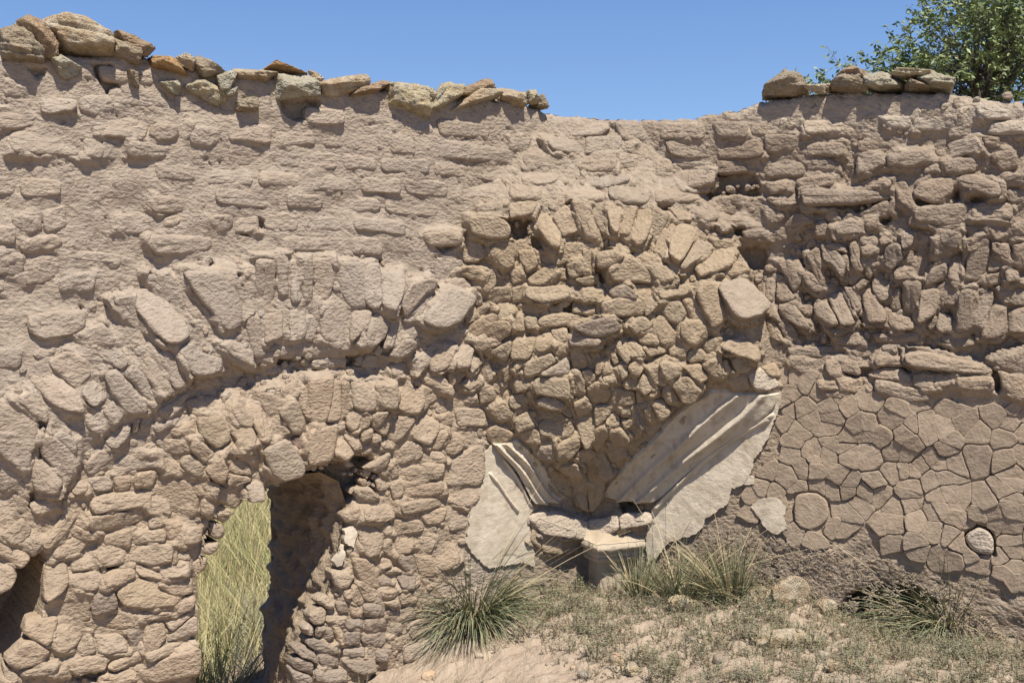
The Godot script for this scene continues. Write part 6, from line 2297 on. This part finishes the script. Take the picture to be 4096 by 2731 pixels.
func build_tree() -> void:
	rng.seed = 131
	var root := Node3D.new()
	root.name = "leafy_tree"
	root.position = Vector3(5.7, ground_y(5.7, -12.4) - 0.05, -12.4)
	add_child(root)
	tag(root, "leafy green tree standing behind the right wall", "tree")
	var tv := PackedVector3Array()
	var ti := PackedInt32Array()
	var lv := PackedVector3Array()
	var li := PackedInt32Array()
	var lc := PackedColorArray()
	var fork := Vector3(0, 2.3, 0)
	tube(tv, ti, Vector3(0, -0.2, 0), Vector3(0.08, 1.2, 0.05), 0.24, 0.19, 10)
	tube(tv, ti, Vector3(0.08, 1.2, 0.05), fork, 0.19, 0.15, 10)
	# ends of the main limbs, relative to the foot of the trunk
	var ends := [[-2.35, 4.05, 0.3, 0.55], [-1.9, 4.35, -0.5, 0.6], [-2.1, 3.75, -0.2, 0.5], [-1.5, 3.9, 0.6, 0.6], [-1.3, 4.6, 0.1, 0.6], [-0.9, 4.9, 0.5, 0.65], [-0.7, 4.2, -0.6, 0.7], [-0.4, 5.3, 0.0, 0.7], [0.2, 5.6, -0.4, 0.8], [0.3, 4.7, 0.6, 0.8], [-0.1, 3.9, 0.4, 0.7], [0.9, 5.2, 0.2, 0.8], [1.5, 4.6, -0.3, 0.8], [1.2, 3.9, 0.5, 0.7], [-0.9, 3.5, 0.2, 0.6], [-1.6, 3.45, 0.3, 0.45], [0.6, 3.5, -0.5, 0.7], [1.9, 4.0, 0.2, 0.6]]
	for e in ends:
		var tip := Vector3(e[0], e[1], e[2])
		var bend := fork.lerp(tip, 0.5) + Vector3(rng.randf_range(-0.15, 0.15), 0.15, rng.randf_range(-0.15, 0.15))
		tube(tv, ti, fork, bend, 0.07, 0.045)
		tube(tv, ti, bend, tip, 0.045, 0.015)
		var sprays := int(200 * e[3])
		for s in sprays:
			var g := Vector3(rng.randfn(), rng.randfn(), rng.randfn())
			var c: Vector3 = tip + g.normalized() * float(e[3]) * pow(rng.randf(), 0.45)
			var from := bend.lerp(tip, rng.randf_range(0.3, 1.0))
			var dir := (c - from).normalized() + Vector3(0, -0.25, 0)
			tube(tv, ti, from, c, 0.009, 0.003, 3)
			var tw := c
			var n := rng.randi_range(18, 32)
			var reach := rng.randf_range(0.18, 0.40)
			var end := c + dir.normalized() * reach
			tube(tv, ti, c, end, 0.003, 0.0015, 3)
			for k in n:
				tw = c.lerp(end, rng.randf()) + Vector3(rng.randf_range(-1, 1), rng.randf_range(-1, 1), rng.randf_range(-1, 1)) * 0.035
				var a := Vector3(rng.randf_range(-1, 1), rng.randf_range(-0.9, 0.5), rng.randf_range(-1, 1)).normalized()
				var side := a.cross(Vector3(rng.randf_range(-1, 1), rng.randf_range(-1, 1), rng.randf_range(-1, 1))).normalized()
				var fold := a.cross(side) * 0.004
				var long := rng.randf_range(0.05, 0.09)
				var wide := long * 0.19
				var i0 := lv.size()
				lv.append_array([tw, tw + a * long * 0.45 + side * wide + fold, tw + a * long, tw + a * long * 0.45 - side * wide + fold])
				var col := Color(0.115, 0.155, 0.052).lerp(Color(0.26, 0.30, 0.125), rng.randf())
				for q in 4:
					lc.append(col)
				li.append_array([i0, i0 + 1, i0 + 2, i0, i0 + 2, i0 + 3])
	put(root, "trunk", array_mesh(tv, ti), M.bark)
	put(root, "crown", array_mesh(lv, li, lc), M.leaf)

# ---------------------------------------------------------------- the scene
func _ready() -> void:
	var cam := Camera3D.new()
	cam.name = "camera"
	cam.position = Vector3(0, 1.8, 0)
	cam.rotation.x = -atan(76.0 / 2600.0)
	cam.fov = rad_to_deg(2 * atan(784.0 / 2600.0))
	cam.far = 800
	add_child(cam)
	cam.current = true
	var env := Environment.new()
	env.background_mode = Environment.BG_SKY
	var sky := ProceduralSkyMaterial.new()
	sky.sky_top_color = Color(0.17, 0.32, 0.60)
	sky.sky_horizon_color = Color(0.62, 0.77, 0.905)
	sky.sky_curve = 0.16
	sky.ground_bottom_color = Color(0.50, 0.42, 0.33)
	sky.ground_horizon_color = Color(0.60, 0.56, 0.50)
	sky.sun_angle_max = 3.0
	sky.energy_multiplier = 1.0
	env.sky = Sky.new()
	env.sky.sky_material = sky
	env.tonemap_mode = Environment.TONE_MAPPER_LINEAR
	env.tonemap_exposure = 1.5
	env.sdfgi_enabled = true
	env.ssao_enabled = true
	env.ssil_enabled = true
	var we := WorldEnvironment.new()
	we.name = "world"
	we.environment = env
	add_child(we)
	var sun := DirectionalLight3D.new()
	sun.name = "sun"
	sun.light_energy = 1.6
	sun.light_angular_distance = 0.5
	sun.light_color = Color(1.0, 0.975, 0.93)
	sun.shadow_enabled = true
	sun.look_at_from_position(Vector3(0.15, 0.88, 0.45) * 20.0, Vector3.ZERO)
	add_child(sun)

	rng.seed = 20240
	big.frequency = 4.0
	big.fractal_octaves = 3
	mid.seed = 5
	mid.frequency = 16.0
	mid.fractal_octaves = 3
	fine.seed = 9
	fine.frequency = 60.0
	fine.fractal_octaves = 2
	ridged.seed = 13
	ridged.noise_type = FastNoiseLite.TYPE_SIMPLEX_SMOOTH
	ridged.fractal_type = FastNoiseLite.FRACTAL_FBM
	ridged.frequency = 4.0
	ridged.fractal_octaves = 2
	make_materials()
	var top := outline(TOP)
	for q in top:
		top_s.append(q.x)
		top_y.append(q.y)
	wall = Node3D.new()
	wall.name = "adobe_wall"
	add_child(wall)
	tag(wall, "ruined tan adobe brick wall with arches and an inner corner", "wall", "", "thing")
	build_ground()
	make_regions()
	build_masonry()
	build_panel()
	build_core()
	build_plaster()
	build_straw()
	rng.seed = 58
	build_stones()
	build_tree()
	build_plants()
	rng.seed = 66
	var g := [[0.980, -6.468, 0.19, 0.10, 0.13, 5, 0.2, "yellow tan stone lying before the loose grass tussock", 0.2], [1.622, -6.528, 0.24, 0.24, 0.10, 0, 0.1, "pale upright pointed stone against the foot of the right wall", 0.25], [1.824, -6.552, 0.13, 0.12, 0.12, 0, 0.6, "small pale stone right of the upright pointed stone", 0.3], [1.400, -5.928, 0.34, 0.12, 0.26, 0, 0.3, "low rounded pale rock half buried right of the middle weeds", 0.45], [0.601, -5.604, 0.08, 0.06, 0.07, 5, 0.4, "small yellowish stone at the bottom edge of the picture", 0.3], [1.569, -5.484, 0.13, 0.05, 0.06, 0, 0.9, "flat whitish stone among weeds at the lower right", 0.3]]
	for a in g:
		ground_stone(a[0], a[1], a[2], a[3], a[4], a[5], a[6], a[7], a[8])
